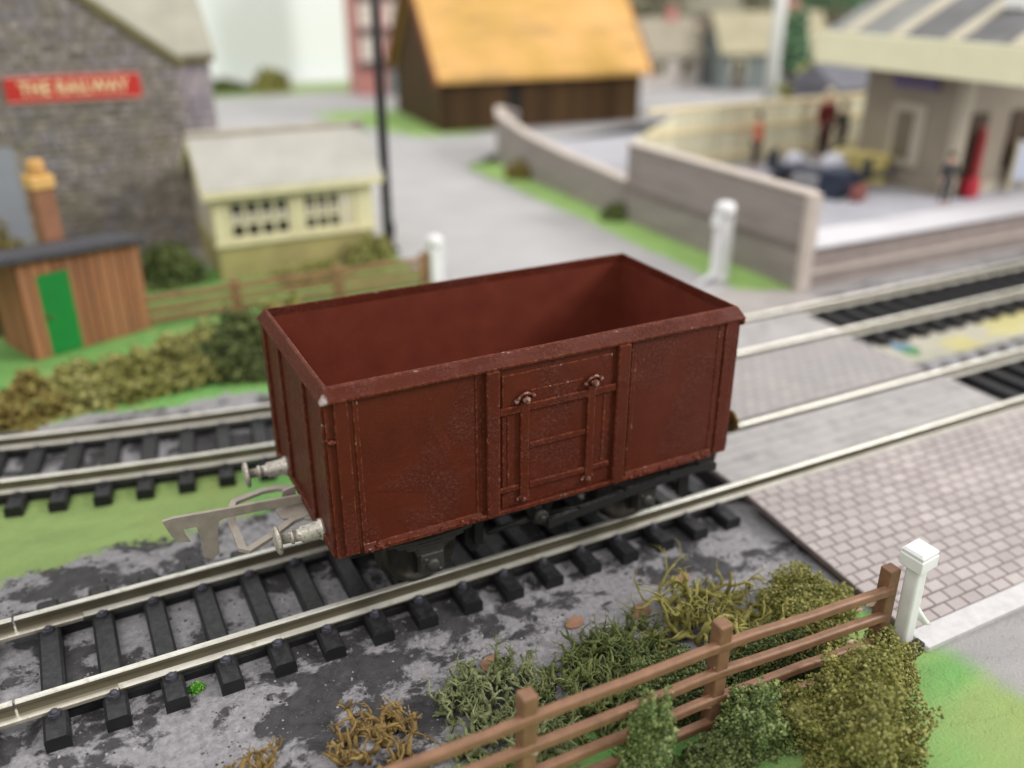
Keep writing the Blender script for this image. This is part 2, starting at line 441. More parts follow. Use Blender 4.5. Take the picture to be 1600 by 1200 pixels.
track('rear curving track between the green strip and the hedge, running past the platform', bp_, bs, False, 'railway tracks')

# ------------------------------------------------------------------ LEVEL CROSSING decks of pavers
def paver_mesh(w, d, h, j):
    mb = MB(); r = .018
    x, y = w/2, d/2
    def ring(ix, iy, z): return [(-ix+random.uniform(-j, j), -iy+random.uniform(-j, j), z), (ix+random.uniform(-j, j), -iy+random.uniform(-j, j), z), (ix+random.uniform(-j, j), iy+random.uniform(-j, j), z), (-ix+random.uniform(-j, j), iy+random.uniform(-j, j), z)]
    vs = ring(x, y, -h)+ring(x, y, -r)+ring(x-r, y-r, 0)
    fs = [(a+i, a+(i+1) % 4, a+4+(i+1) % 4, a+4+i) for a in (0, 4) for i in range(4)]+[(8, 9, 10, 11)]
    return mb.add(vs, fs)
PW, PD = .322, .205
def paver_mat(name, c, c2, dirt, amt):
    k = NT(name); r = k.rnd()
    col = k.mix(k.ramp(r, .05, .95), c, c2)
    col = k.mix(k.ramp(k.noise(16, 5, .7), .35, .75), col, k.mix(1.0, col, (.88, .87, .87, 1), 'MULTIPLY'))
    d = k.math('MULTIPLY', k.ramp(k.noise(.7, 5, .6, dist=.4), .4, .66), amt)
    col = k.mix(d, col, dirt)
    sp = k.ramp(k.noise(26, 3, .6), .72, .76)
    col = k.mix(k.math('MULTIPLY', sp, .35), col, rgb(120, 104, 102))
    k.bump(k.noise(30, 5, .65), .2, .02)
    return k.out(col, .62, 0, .3)
M_pav = paver_mat('printed_pink_paver', rgb(168, 159, 158), rgb(185, 176, 175), rgb(150, 143, 143), .6)
M_pav2 = paver_mat('grimy_paver', rgb(156, 151, 150), rgb(170, 163, 161), rgb(150, 148, 150), .8)
M_joint = simple('paver_joint', rgb(112, 100, 99), .8, .1, 5, .1, 30)
M_joint2 = simple('grey_joint', rgb(142, 136, 137), .8, .1, 5, .1, 30)
M_smooth = simple('smooth_grey_board', rgb(164, 160, 160), .7, .10, 1.1, .2, 18, dirt=rgb(140, 137, 138))
M_card = simple('card_edge', rgb(60, 56, 58), .8, .15, 5, .1, 30)
def deck(label, x0, x1, y0, y1, zt, mat, jm, limit, kerb=False, slant=0, tilt=None, planks=0):
    t = thing('level_crossing_deck', label, 'crossing deck', ((x0+x1)/2, (y0+y1)/2, -.45), 0, 'decks of the level crossing')
    L = lambda v: (v[0]-(x0+x1)/2, v[1]-(y0+y1)/2, v[2]+.45)
    xl = lambda y: x0+slant*(y-y1)/(y0-y1) if y0 != y1 else x0
    def slab(nm, za, zb, ya, yb, m):
        mb = MB(); P = [(xl(ya), ya), (x1, ya), (x1, yb), (xl(yb), yb)]
        mb.add([L((p[0], p[1], za)) for p in P]+[L((p[0], p[1], zb)) for p in P], [(3, 2, 1, 0), (4, 5, 6, 7)]+[(i, (i+1) % 4, 4+(i+1) % 4, 4+i) for i in range(4)])
        return mb.obj(nm, m, t)
    if tilt:
        t.rotation_euler.x = tilt[0]; t.location.z = tilt[1]
        B('packing_strip', M_card, t, -3.6, 3.9, -1.6, 1.62, .14, .30)
    else: slab('card_base', -.455, zt-.10, y0, y1, M_card)
    slab('mortar_bed', zt-.10, zt-.014, y0+.004, y1-.004, jm)
    if planks:
        for i in range(planks):
            a = y0+(y1-y0)*i/planks; b = y0+(y1-y0)*(i+1)/planks; q = L((0, 0, 0))
            MB().box(x0+q[0]+.01, x1+q[0]-.01, a+q[1]+.008, b+q[1]-.008, zt+q[2]-.05, zt+q[2]+random.uniform(-.008, .008)).obj('plank', mat, t, .012)
        return t
    cells = []
    ny = round((y1-y0)/PD); pd = (y1-y0)/ny
    for r in range(ny):
        y = y0+(r+.5)*pd; xs = xl(y); x = xs-(PW*.5 if r % 2 else 0)
        while x < x1-.02:
            a = max(x, xs); b = min(x+PW, x1)
            if b-a > .06: cells.append((a, b, y))
            x += PW
    cells.sort(key=lambda c: (Vector(((c[0]+c[1])/2, c[2], 0))-CP).length)
    variants = [paver_mesh(PW-.016, pd-.016, .05, .004).mesh('paver', mat) for _ in range(4)]
    rest = MB()
    for i, (a, b, y) in enumerate(cells):
        z = zt+random.uniform(-.004, .004)
        if i < limit:
            o = inst('paver', random.choice(variants), t, L(((a+b)/2, y, z)), (random.uniform(-.006, .006), random.uniform(-.006, .006), random.uniform(-.01, .01)))
            if b-a < PW-.01: o.scale.x = (b-a-.016)/(PW-.016)
        else:
            q = paver_mesh(b-a-.016, pd-.016, .05, .004); c = L(((a+b)/2, y, z))
            rest.add([Vector(v)+Vector(c) for v in q.v], q.f)
    if rest.v: rest.obj('paver', mat, t)['kind'] = 'stuff'
    if kerb:
        mb = MB(); P = [(x0+slant-.02, y0-.36), (x1, y0-.36), (x1, y0-.008), (x0+slant-.02, y0-.008)]
        mb.add([L((p[0], p[1], zt-.10)) for p in P]+[L((p[0], p[1], zt+.01)) for p in P], [(3, 2, 1, 0), (4, 5, 6, 7)]+[(i, (i+1) % 4, 4+(i+1) % 4, 4+i) for i in range(4)])
        mb.obj('white_kerb', simple('white_kerb_paint', rgb(196, 194, 196), .6, .08, 6, .25, 30), t, .02)
    return t
deck('front paved crossing deck of pinkish pavers with a white kerb strip', 7.33, 15.2, -4.64, -1.06, -.05, M_pav, M_joint, 300, True, -.10, (.066, -.618))
deck('smooth grey boarded strip laid between the two rails of the front track', 7.3, 14.45, -.73, .73, -.06, M_smooth, M_joint2, 300, planks=5)
deck('middle paved crossing deck between the front and rear tracks', 7.3, 14.35, 1.08, 3.54, -.05, M_pav2, M_joint2, 300)
deck('smooth grey boarded strip laid between the two rails of the rear track', 7.3, 14.55, 3.86, 5.28, -.06, M_smooth, M_joint2, 200, planks=5)

# ------------------------------------------------------------------ THE WAGON
wag = thing('coal_wagon', 'oxide red open mineral wagon with a side door standing on the front track', 'wagon', (3.185, 0, 0))
ox = 3.185; Lw = 6.37
def wp(mb, name, mat, bevel=0, parent=None, seg=2):
    mb.v = [(v[0]-ox, v[1], v[2]) for v in mb.v]
    return mb.obj(name, mat, parent or wag, bevel, seg)
e = .055; hy = 1.6; zb, ztp = 1.235, 3.64
# tub: outer shell and open inside
mb = MB(); X0, X1, Y = e, Lw-e, hy-e; t_ = .085; fl = 1.42
o4 = [(X0, -Y), (X1, -Y), (X1, Y), (X0, Y)]; i4 = [(X0+t_, -Y+t_), (X1-t_, -Y+t_), (X1-t_, Y-t_), (X0+t_, Y-t_)]
vs = [(p[0], p[1], zb) for p in o4]+[(p[0], p[1], 3.50) for p in o4]+[(p[0], p[1], 3.50) for p in i4]+[(p[0], p[1], fl) for p in i4]
fs = [(3, 2, 1, 0)]+[(i, (i+1) % 4, 4+(i+1) % 4, 4+i) for i in range(4)]+[(4+i, 4+(i+1) % 4, 8+(i+1) % 4, 8+i) for i in range(4)]
mb.add(vs, fs); tub = wp(mb, 'tub', M_wag)
mb = MB(); mb.add([vs[i] for i in range(8, 16)], [(i, (i+1) % 4, 4+(i+1) % 4, 4+i) for i in range(4)]+[(4, 5, 6, 7)])
mb.v = [(v[0]+(.004 if v[0] < ox else -.004), v[1]*(1-.003), v[2]+.003) for v in mb.v]
lin_ = wp(mb, 'inner_lining', M_in)
for pl in lin_.data.polygons: pass
bm = bmesh.new(); bm.from_mesh(lin_.data); bmesh.ops.reverse_faces(bm, faces=[f for f in bm.faces if (f.calc_center_median()-Vector((0, 0, 2.6))).dot(f.normal) > 0]); bm.to_mesh(lin_.data); bm.free()
# rim
mb = MB(); ro = [(0, -hy), (Lw, -hy), (Lw, hy), (0, hy)]; w = .13; ri = [(w, -hy+w), (Lw-w, -hy+w), (Lw-w, hy-w), (w, hy-w)]
def ring_(ins, z): return [(ins, -hy+ins, z), (Lw-ins, -hy+ins, z), (Lw-ins, hy-ins, z), (ins, hy-ins, z)]
vs = ring_(0, 3.44)+ring_(0, 3.475)+ring_(.085, 3.62)+ring_(.120, ztp)+ring_(w, 3.625)+ring_(w, 3.44)
mb.add(vs, [(a*4+i, a*4+(i+1) % 4, ((a+1) % 6)*4+(i+1) % 4, ((a+1) % 6)*4+i) for a in range(6) for i in range(4)])
rim = wp(mb, 'top_rim', M_wag, .012, None, 2)
# small nicks along the rim make its line uneven
rim.modifiers.new('sub', 'SUBSURF'); rim.modifiers['sub'].subdivision_type = 'SIMPLE'; rim.modifiers['sub'].levels = rim.modifiers['sub'].render_levels = 3
tx = bpy.data.textures.new('rim_wobble', 'CLOUDS'); tx.noise_scale = .22; tx.noise_depth = 3
dm = rim.modifiers.new('wobble', 'DISPLACE'); dm.texture = tx; dm.strength = .018; dm.texture_coords = 'LOCAL'; dm.mid_level = .5
def side(s):
    ys = lambda d: s*(Y+d)
    def bar(x0, x1, z0, z1, d, name, bevel=.012, parent=None, d0=-.01, shear=0):
        m = MB(); ya, yb = sorted((ys(d0), ys(d)))
        m.prism([(x0-shear, z0), (x1-shear, z0), (x1, z1), (x0, z1)], 'y', ya, yb)
        return wp(m, name, M_wag, bevel, parent)
    bar(.16, .34, zb+.02, 3.44, .035, 'corner_strip')
    bar(Lw-.32, Lw-.13, zb+.02, 3.44, .035, 'corner_strip')
    bar(2.155, 2.345, zb+.01, 3.44, .075, 'stanchion', .02)
    bar(4.165, 4.365, zb+.01, 3.44, .075, 'stanchion', .02)
    # bottom flange with rivets, sloped top
    for a, b in ((.40, 2.10), (4.42, 6.00)):
        m = MB(); m.prism([(ys(-.01), 1.355), (ys(.012), 1.355), (ys(.05), 1.285), (ys(.05), zb), (ys(-.01), zb)], 'x', a, b)
        fl_ = wp(m, 'bottom_flange', M_wag, .008)
        for rx, rz in ((a+.09, 1.26), (a+.17, 1.30), (a+.25, 1.255), (a+.20, 1.33), (a+.33, 1.30), (a+.62, 1.29), (b-.62, 1.29), (b-.32, 1.31), (b-.25, 1.265), (b-.17, 1.31), (b-.09, 1.27)):
            yy = ys(.05 if rz < 1.285 else .05-(rz-1.285)*.55); m = MB()
            m.lathe([(s*-.01, .028), (s*.012, .026), (s*.022, .012)], 'y', (rx, yy, rz), 8)
            wp(m, 'rivet', M_wag, 0, fl_)
    bar(2.10, 4.42, zb, 1.30, .055, 'bottom_flange', .01)
    # plate edges round each end panel
    for a, b in ((.40, .47), (2.02, 2.10), (4.42, 4.50), (5.93, 6.02)):
        bar(a, b, 1.36, 3.44, .012, 'plate_edge', .008)
    # door
    m = MB(); ya, yb = sorted((ys(-.01), ys(.018))); m.box(2.40, 4.10, ya, yb, 1.33, 3.33)
    door = wp(m, 'side_door', M_wag, .01)
    dz = .018
    def db(x0, x1, z0, z1, d=.05): return bar(x0, x1, z0, z1, d, 'door_bar', .014, door, dz-.01)
    db(2.35, 4.16, 2.765, 2.875, .055)
    db(2.80, 3.69, 2.19, 2.275)
    db(2.35, 2.65, 1.575, 1.66); db(2.80, 3.69, 1.56, 1.655); db(3.83, 4.10, 1.575, 1.66)
    db(2.655, 2.79, 1.36, 2.90, .062); db(3.70, 3.825, 1.40, 2.93, .062)
    db(2.47, 2.50, 1.68, 2.75, .03); db(3.97, 4.01, 1.68, 2.75, .03)
    bar(2.82, 3.62, 3.03, 3.055, .024, 'door_bar', .006, door, dz-.01)
    def knob(x, z, big, f=1):
        m = MB(); q = 1 if s > 0 else -1
        m.lathe([(0, .05*f), (q*.07*f, .055*f), (q*.105*f, .03*f)], 'y', (x, ys(.05), z), 10)
        m.tube([(x-.13*f, ys(.02), z-.03*f), (x-.10*f, ys(.06*f), z+.02*f), (x-.05*f, ys(.07*f), z+.075*big), (x+.03*f, ys(.07*f), z+.09*big), (x+.09*f, ys(.06*f), z+.05*f), (x+.135*f, ys(.02), z+.015)], .022*f, 6)
        for dx, dz_ in ((-.12*f, -.02), (.13*f, .02)): m.lathe([(0, .035*f), (q*.05*f, .03*f), (q*.06*f, .01)], 'y', (x+dx, ys(.02), z+dz_), 8)
        wp(m, 'door_hinge', M_hinge, 0, door)
    knob(2.72, 2.955, 1); knob(3.775, 2.985, 1); knob(2.70, 1.43, .3, .62); knob(3.74, 1.475, .3, .62)
kh = NT('worn_hinge')
M_hinge = kh.out(kh.mix(kh.ramp(kh.noise(14, 5, .7), .48, .62), rgb(96, 44, 32), rgb(160, 132, 118)), .45, .1, .4)
kh.bump(kh.noise(30, 4), .3, .02)
side(-1); side(1)
for s, xe in ((-1, e), (1, Lw-e)):
    for y0 in (-1.52, -.70, .52, 1.36):
        xa, xb = sorted((xe-s*.01, xe+s*.04))
        wp(MB().box(xa, xb, y0, y0+.17, zb+.03, 3.44), 'end_stanchion', M_wag, .014)
    xa, xb = sorted((xe-s*.01, xe+s*.045))
    wp(MB().box(xa, xb, -1.5, 1.5, zb, zb+.12), 'end_sill', M_wag, .012)
    # cast pimple near the corner
    # buffers
    for y in (-.93, .93):
        m = MB(); q = s; zc = 1.335
        m.lathe([(0, .15), (q*.05, .15), (q*.07, .125), (q*.30, .115), (q*.32, .085), (q*.40, .08), (q*.41, .098), (q*.44, .098), (q*.45, .07), (q*.58, .065)], 'x', (xe, y, zc), 18)
        bf = wp(m, 'buffer', M_silver if s < 0 else M_brass)
        m = MB(); m.lathe([(q*.575, .08), (q*.585, .19), (q*.62, .195), (q*.645, .15), (q*.655, .05)], 'x', (xe, y, zc), 22)
        wp(m, 'buffer_head', M_silver if s < 0 else M_brass, 0, bf)
# lever pip on the near left corner
m = MB(); m.lathe([(0, .04), (-.03, .035), (-.05, .015)], 'y', (.11, -Y, 2.93), 8); m.tube([(.04, -Y-.01, 2.98), (.07, -Y-.03, 2.93), (.12, -Y-.03, 2.90), (.16, -Y-.02, 2.94)], .018, 6)
wp(m, 'lamp_iron', M_wag)
m = MB(); m.lathe([(0, .05), (.05, .045), (.08, .02)], 'x', (Lw-.02, -1.52, 3.38), 8); wp(m, 'lamp_iron', M_wag)
# underframe
wp(MB().box(.25, Lw-.25, -1.25, 1.25, 1.08, zb+.006), 'chassis_plate', M_black, .02)
for s in (-1, 1):
    ya, yb = sorted((s*1.16, s*1.24))
    wp(MB().box(.3, Lw-.3, ya, yb, .95, 1.10), 'solebar', M_black, .015)
AX = (1.42, 5.02); zw = .56
for axx in AX:
    wp(MB().lathe([(-1.2, .05), (1.2, .05)], 'y', (axx, 0, zw), 10), 'axle', M_wheel)
    for s in (-1, 1):
        m = MB(); q = s
        m.lathe([(q*.69, .64), (q*.73, .62), (q*.74, .56), (q*.90, .555), (q*.91, .50), (q*.86, .48), (q*.86, .18), (q*.92, .14), (q*.92, .05)], 'y', (axx, 0, zw), 28)
        wp(m, 'wheel', M_wheel)
        # axle guard: a W iron plate, with spring and axlebox
        ya, yb = sorted((s*1.10, s*1.19))
        m = MB(); m.prism([(axx-.78, 1.12), (axx-.55, 1.0), (axx-.27, .80), (axx-.22, .38), (axx+.22, .38), (axx+.27, .80), (axx+.55, 1.0), (axx+.78, 1.12)], 'y', ya, yb)
        ag = wp(m, 'axle_guard', M_black, .012)
        m = MB(); ya, yb = sorted((s*1.18, s*1.36)); m.box(axx-.17, axx+.17, ya, yb, .42, .76)
        m.box(axx-.20, axx+.20, *sorted((s*1.18, s*1.31)), .70, .78)
        m.lathe([(s*1.34, .10), (s*1.40, .09), (s*1.42, .04)], 'y', (axx, 0, .58), 12)
        m.lathe([(s*1.34, .035), (s*1.385, .03)], 'y', (axx-.10, 0, .68), 6); m.lathe([(s*1.34, .035), (s*1.385, .03)], 'y', (axx+.10, 0, .48), 6)
        wp(m, 'axlebox', M_axle, .02, ag)
        for lf in range(4):
            m = MB(); hw = .62-.13*lf; zz = 1.00-lf*.058
            pts = [(axx+hw*(j/6-1)*1.0 if j <= 6 else axx+hw*(j/6-1), zz-.05*(1-((j/6-1)**2))) for j in range(13)]
            m.prism([(p[0], p[1]) for p in pts]+[(p[0], p[1]+.045) for p in pts[::-1]], 'y', *sorted((s*1.20, s*1.33)))
            wp(m, 'leaf_spring', M_axle, 0, ag)
for s in (-1, 1):
    # vee hanger, tie rods, brake shoes, lever
    m = MB(); m.prism([(2.86, 1.10), (3.02, 1.10), (3.17, .78), (3.32, 1.10), (3.46, 1.10), (3.26, .66), (3.08, .66)], 'y', *sorted((s*1.20, s*1.26)))
    vh = wp(m, 'vee_hanger', M_black, .01)
    m = MB(); m.lathe([(s*1.24, .12), (s*1.32, .115), (s*1.34, .06)], 'y', (3.17, 0, .80), 14)
    m.lathe([(s*1.33, .05), (s*1.37, .045), (s*1.38, .02)], 'y', (3.17, 0, .80), 10)
    wp(m, 'brake_pivot', M_axle, 0, vh)
    wp(MB().tube([(2.32, s*1.22, .74), (3.10, s*1.22, .78)], .045, 8), 'brake_rod', M_black)
    wp(MB().tube([(3.25, s*1.22, .78), (4.10, s*1.22, .72)], .045, 8), 'brake_rod', M_black)
    for bx, d in ((2.20, 1), (4.24, -1)):
        m = MB(); m.prism([(bx, .95), (bx-.14*d, .80), (bx-.16*d, .52), (bx-.05*d, .36), (bx+.08*d, .40), (bx+.02*d, .62), (bx+.10*d, .92)], 'y', *sorted((s*.80, s*1.06)))
        wp(m, 'brake_shoe', M_black, .015)
        m = MB(); m.box(bx-.06, bx+.08, *sorted((s*1.10, s*1.2)), .55, 1.09); wp(m, 'brake_hanger', M_black, .01)
    # hand lever sweeping up to the right end
    m = MB(); P = [(3.17, .80), (3.7, .85), (4.5, .94), (5.3, 1.01), (5.85, 1.03), (6.2, .98)]
    for a, b in zip(P, P[1:]):
        m.prism([(a[0], a[1]-.075), (b[0], b[1]-.07), (b[0], b[1]+.05), (a[0], a[1]+.07)], 'y', *sorted((s*1.44, s*1.52)))
    wp(m, 'brake_lever', M_lever, .0)
    m = MB(); m.prism([(5.62, 1.2), (5.80, 1.2), (5.84, .52), (5.74, .40), (5.62, .50)], 'y', *sorted((s*1.28, s*1.35))); wp(m, 'lever_guard', M_black, .01)
    m = MB(); m.prism([(6.0, 1.2), (6.45, 1.12), (6.40, .86), (6.02, .92)], 'y', *sorted((s*.35, s*1.25))); wp(m, 'end_step', M_black, .02)
# couplings
def coupling(flip):
    f = (lambda x: x) if not flip else (lambda x: Lw-x)
    root = MB()
    hook = [(-1.84, 1.44), (-1.70, 1.455), (-1.0, 1.40), (-.55, 1.375), (-.02, 1.33), (.10, 1.28), (.10, 1.20), (-.25, 1.20), (-.60, 1.235), (-1.06, 1.255), (-1.13, 1.23), (-1.17, 1.05), (-1.19, .72), (-1.29, .66), (-1.40, .72), (-1.40, 1.02), (-1.43, 1.235), (-1.60, 1.245), (-1.58, 1.14), (-1.53, 1.02), (-1.66, 1.06), (-1.76, 1.18)]
    root.prism([(f(a), b) for a, b in hook], 'y', .03, .085)
    cp = wp(root, 'coupling_hook', M_coup, .008)
    # flat loop bent round the hook
    pth = [(-.05, .42, 1.24), (-.22, .50, 1.25), (-.44, .52, 1.25), (-.84, .46, 1.22), (-.93, .28, 1.20), (-.97, .0, 1.18), (-.95, -.50, 1.06), (-.88, -.56, 1.05), (-.50, -.40, 1.09), (-.20, -.24, 1.13), (.05, -.20, 1.14)]
    m = MB(); vs = []; n = len(pth)
    for i, p in enumerate(pth):
        a = Vector(pth[max(0, i-1)]); b = Vector(pth[min(n-1, i+1)]); tt = (b-a).normalized(); nr = Vector((-tt.y, tt.x, 0)).normalized()*.055
        P = Vector(p)
        for v in (P-nr-Vector((0, 0, .028)), P+nr-Vector((0, 0, .028)), P+nr+Vector((0, 0, .028)), P-nr+Vector((0, 0, .028))): vs.append((f(v.x), v.y, v.z))
    m.add(vs, [(i*4+k_, i*4+(k_+1) % 4, (i+1)*4+(k_+1) % 4, (i+1)*4+k_) for i in range(n-1) for k_ in range(4)]+[(3, 2, 1, 0), (4*n-4, 4*n-3, 4*n-2, 4*n-1)])
    wp(m, 'coupling_loop', M_coup, .006, cp)
    m = MB(); m.prism([(f(.3), -.34), (f(.02), -.32), (f(-.12), -.22), (f(-.32), -.14), (f(-.36), .10), (f(-.20), .26), (f(.02), .36), (f(.3), .36)], 'z', 1.10, 1.15)
    m.prism([(f(-.02), 1.15), (f(-.24), 1.15), (f(-.20), 1.36), (f(-.02), 1.40)], 'y', .20, .25)
    wp(m, 'coupling_plate', M_coup, .008, cp)
coupling(False)

# ------------------------------------------------------------------ white crossing posts
def gate_post(name, label, loc, h, wd, cap, extras, rz=0, lean=(0, 0)):
    t = thing(name, label, 'gate post', loc, rz, 'white crossing gate posts')
    t.rotation_euler = (lean[0], lean[1], rz)
    m = MB(); w = wd/2; m.prism([(-w, -w), (w, -w), (w, w), (-w, w)], 'z', 0, h-cap*.95); m.obj('post_shaft', M_white, t, .03)
    extras(t, h, wd, cap)
    return t
def ex_square(t, h, wd, cap):
    m = MB(); a = cap/2
    prof = [(h-cap*1.0, wd/2), (h-cap*.80, a), (h-cap*.30, a), (h-cap*.26, a*.93), (h-cap*.12, a*.93), (h-cap*.10, a*.98), (h, a*.80)]
    for (z0, r0), (z1, r1) in zip(prof, prof[1:]):
        vs = [(sx*r0, sy*r0, z0) for sx, sy in ((-1, -1), (1, -1), (1, 1), (-1, 1))]+[(sx*r1, sy*r1, z1) for sx, sy in ((-1, -1), (1, -1), (1, 1), (-1, 1))]
        m.add(vs, [(i, (i+1) % 4, 4+(i+1) % 4, 4+i) for i in range(4)])
    r1 = prof[-1][1]; m.add([(-r1, -r1, h), (r1, -r1, h), (r1, r1, h), (-r1, r1, h)], [(0, 1, 2, 3)])
    m.obj('post_cap', M_white, t, .012)
    m = MB(); m.tube([(.06, 0, h*.52), (.20, -.02, h*.40), (.38, -.04, h*.27), (.46, -.05, h*.24)], [.05, .055, .045, .025], 8); m.obj('hinge_spur', M_white, t)
    m = MB(); m.box(-.10, .16, -.24, -.10, .22, .42); m.obj('hinge_iron', M_black, t, .02)
def ex_round(t, h, wd, cap):
    m = MB(); m.lathe([(h-cap*1.2, wd*.55), (h-cap*.5, wd*.62), (h-cap*.15, wd*.52), (h, wd*.25)], 'z', (0, 0, 0), 14); m.obj('post_cap', M_white, t)
def ex_foot(t, h, wd, cap):
    m = MB(); m.lathe([(h-cap*1.2, wd*.60), (h-cap*.4, wd*.72), (h-cap*.1, wd*.6), (h, wd*.3)], 'z', (0, 0, 0), 14); m.obj('post_cap', M_white, t)
    m = MB(); m.tube([(-.1, 0, .30), (-.45, -.12, .14), (-1.05, -.3, .07)], [.12, .10, .05], 8); m.obj('hinge_spur', M_white, t)
    m = MB(); m.lathe([(0, .33), (.12, .30), (.22, .2)], 'z', (0, 0, 0), 14); m.obj('post_foot', M_white, t)
    m = MB(); m.box(-.42, -.1, -.1, .1, h*.70, h*.84); m.obj('hinge_iron', M_white, t, .03)
gate_post('gate_post', 'white square capped gate post glued to the end of the front fence', (6.74, -4.93, -.45), 1.93, .20, .33, ex_square, R(4), (R(1), R(-4)))
gate_post('gate_post', 'small white round topped post at the end of the rear brown fence', (7.40, 12.85, -.45), 1.42, .40, .3, ex_round)
gate_post('gate_post', 'white post with a spur at its foot standing before the platform end wall', (15.15, 9.25, -.45), 2.35, .42, .42, ex_foot)

# ------------------------------------------------------------------ fences
def fence(label, posts, z0, ztop, rails, mat, pw, rh, rd, group, glue=False, ext=0):
    t = thing('rail_fence', label, 'fence', (posts[0][0], posts[0][1], z0), 0, group)
    o0 = Vector((posts[0][0], posts[0][1], z0))
    for i, (x, y, top) in enumerate(posts):
        m = MB(); a = pw/2; h = top-z0
        lx, ly = random.uniform(-.03, .03), random.uniform(-.02, .02)
        vs = [(-a, -a, 0), (a, -a, 0), (a, a, 0), (-a, a, 0)]+[(-a+lx, -a+ly, h), (a+lx, -a+ly, h), (a+lx, a+ly, h), (-a+lx, a+ly, h)]
        m.add([(v[0]+x-o0.x, v[1]+y-o0.y, v[2]) for v in vs], [(3, 2, 1, 0), (4, 5, 6, 7)]+[(k_, (k_+1) % 4, 4+(k_+1) % 4, 4+k_) for k_ in range(4)])
        m.obj('fence_post', mat, t, .02)
    P = [Vector((p[0], p[1], 0)) for p in posts]; D = [p[2]-ztop for p in posts]
    for rz in rails:
        pts = []
        for i in range(len(P)-1):
            for k_ in range(6):
                f = k_/6; q = P[i].lerp(P[i+1], f); q.z = rz+D[i]*(1-f)+D[i+1]*f+.02*mn.noise(Vector((q.x*1.3, rz*9, 2)))
                q.y -= pw*.35; pts.append(q-o0)
        q = P[-1].copy(); q.z = rz+D[-1]; q.y -= pw*.35; pts.append(q-o0)
        m = MB(); vs = []; n = len(pts)
        for q in pts:
            for a, b in ((-rd/2, -rh*.5), (-rd/2, rh*.3), (-rd*.2, rh*.5), (rd/2, rh*.5), (rd/2, -rh*.5)): vs.append((q.x, q.y+a, q.z+b))
        m.add(vs, [(i*5+k_, i*5+(k_+1) % 5, (i+1)*5+(k_+1) % 5, (i+1)*5+k_) for i in range(n-1) for k_ in range(5)]+[tuple(range(5))[::-1], tuple(range(5*n-5, 5*n))])
        m.obj('fence_rail', mat, t, .012)
    if glue:
        for gx, gz, gs in ((6.15, .62, .05), (5.95, .60, .035), (5.9, .10, .035), (3.65, .62, .035), (3.58, .02, .04), (2.62, .92, .035), (1.18, .44, .035)):
            m = MB(); m.lathe([(-gs*2.2, gs*.2), (-gs*.9, gs*.6), (0, gs*.8), (gs*.7, gs*.5), (gs*1.8, gs*.15)], 'x', (gx-o0.x, -4.785-o0.y, gz-o0.z), 8)
            m.obj('glue_blob', M_glue, t)
    return t
fence('front brown plastic fence of four rails with lichen and foam bushes around it', [(-1.5, -4.68, 1.25), (1.09, -4.70, 1.23), (3.68, -4.72, 1.22), (6.38, -4.80, 1.12)], -.45, 1.23, [.93, .52, .12, -.25], M_fence, .185, .115, .10, 'brown rail fences', True)
fence('blurred rear brown fence in front of the cream signal box', [(-1.2, 12.8, .5), (1.58, 12.78, .52), (4.40, 12.8, .5), (7.05, 12.82, .5)], -.45, .52, [.34, .05, -.22], M_fence2, .24, .16, .12, 'brown rail fences')

# ------------------------------------------------------------------ bushes: foam clumps and lichen
def foliage(name, c1, c2, c3, rough=.8):
    k = NT(name); r = k.n('NewGeometry').outputs['Random Per Island']
    col = k.ramp(r, .1, .95, c1, c3, (.55, c2))
    col = k.mix(k.ramp(k.noise(2.6, 4, .6), .35, .68), col, k.mix(1.0, col, (1.12, 1.10, .88, 1), 'MULTIPLY'))
    return k.out(col, rough, 0, .2)
F_olive = foliage('olive_foam', rgb(92, 95, 50), rgb(126, 126, 70), rgb(162, 158, 106))
F_green = foliage('green_foam', rgb(72, 90, 52), rgb(102, 120, 70), rgb(150, 160, 116))
F_dark = foliage('dark_green_foam', rgb(58, 68, 42), rgb(84, 96, 58), rgb(112, 122, 80))
F_rust = foliage('rusty_olive_foam', rgb(100, 82, 50), rgb(126, 112, 64), rgb(140, 136, 80))
F_mid = foliage('mid_olive_foam', rgb(100, 100, 58), rgb(134, 134, 80), rgb(168, 164, 112))
def lichen_mat(name, a, b):
    k = NT(name)
    col = k.ramp(k.noise(4, 4, .6), .3, .7, a, b)
    k.bump(k.noise(30, 4), .3, .02)
    return k.out(col, .7, 0, .25)
L_yel = lichen_mat('yellow_olive_lichen', rgb(116, 112, 52), rgb(160, 152, 92))
L_grn = lichen_mat('grey_green_lichen', rgb(92, 104, 66), rgb(142, 146, 106))
L_och = lichen_mat('ochre_lichen', rgb(108, 86, 48), rgb(156, 132, 84))
L_dk = lichen_mat('deep_green_lichen', rgb(66, 80, 44), rgb(116, 122, 72))
def blob_r(d, rad, seed, amp):
    return 1+amp*mn.noise(Vector((d.x*1.7+seed, d.y*1.7, d.z*1.7)))+amp*.55*mn.noise(Vector((d.x*4+seed, d.y*4, d.z*4+5)))
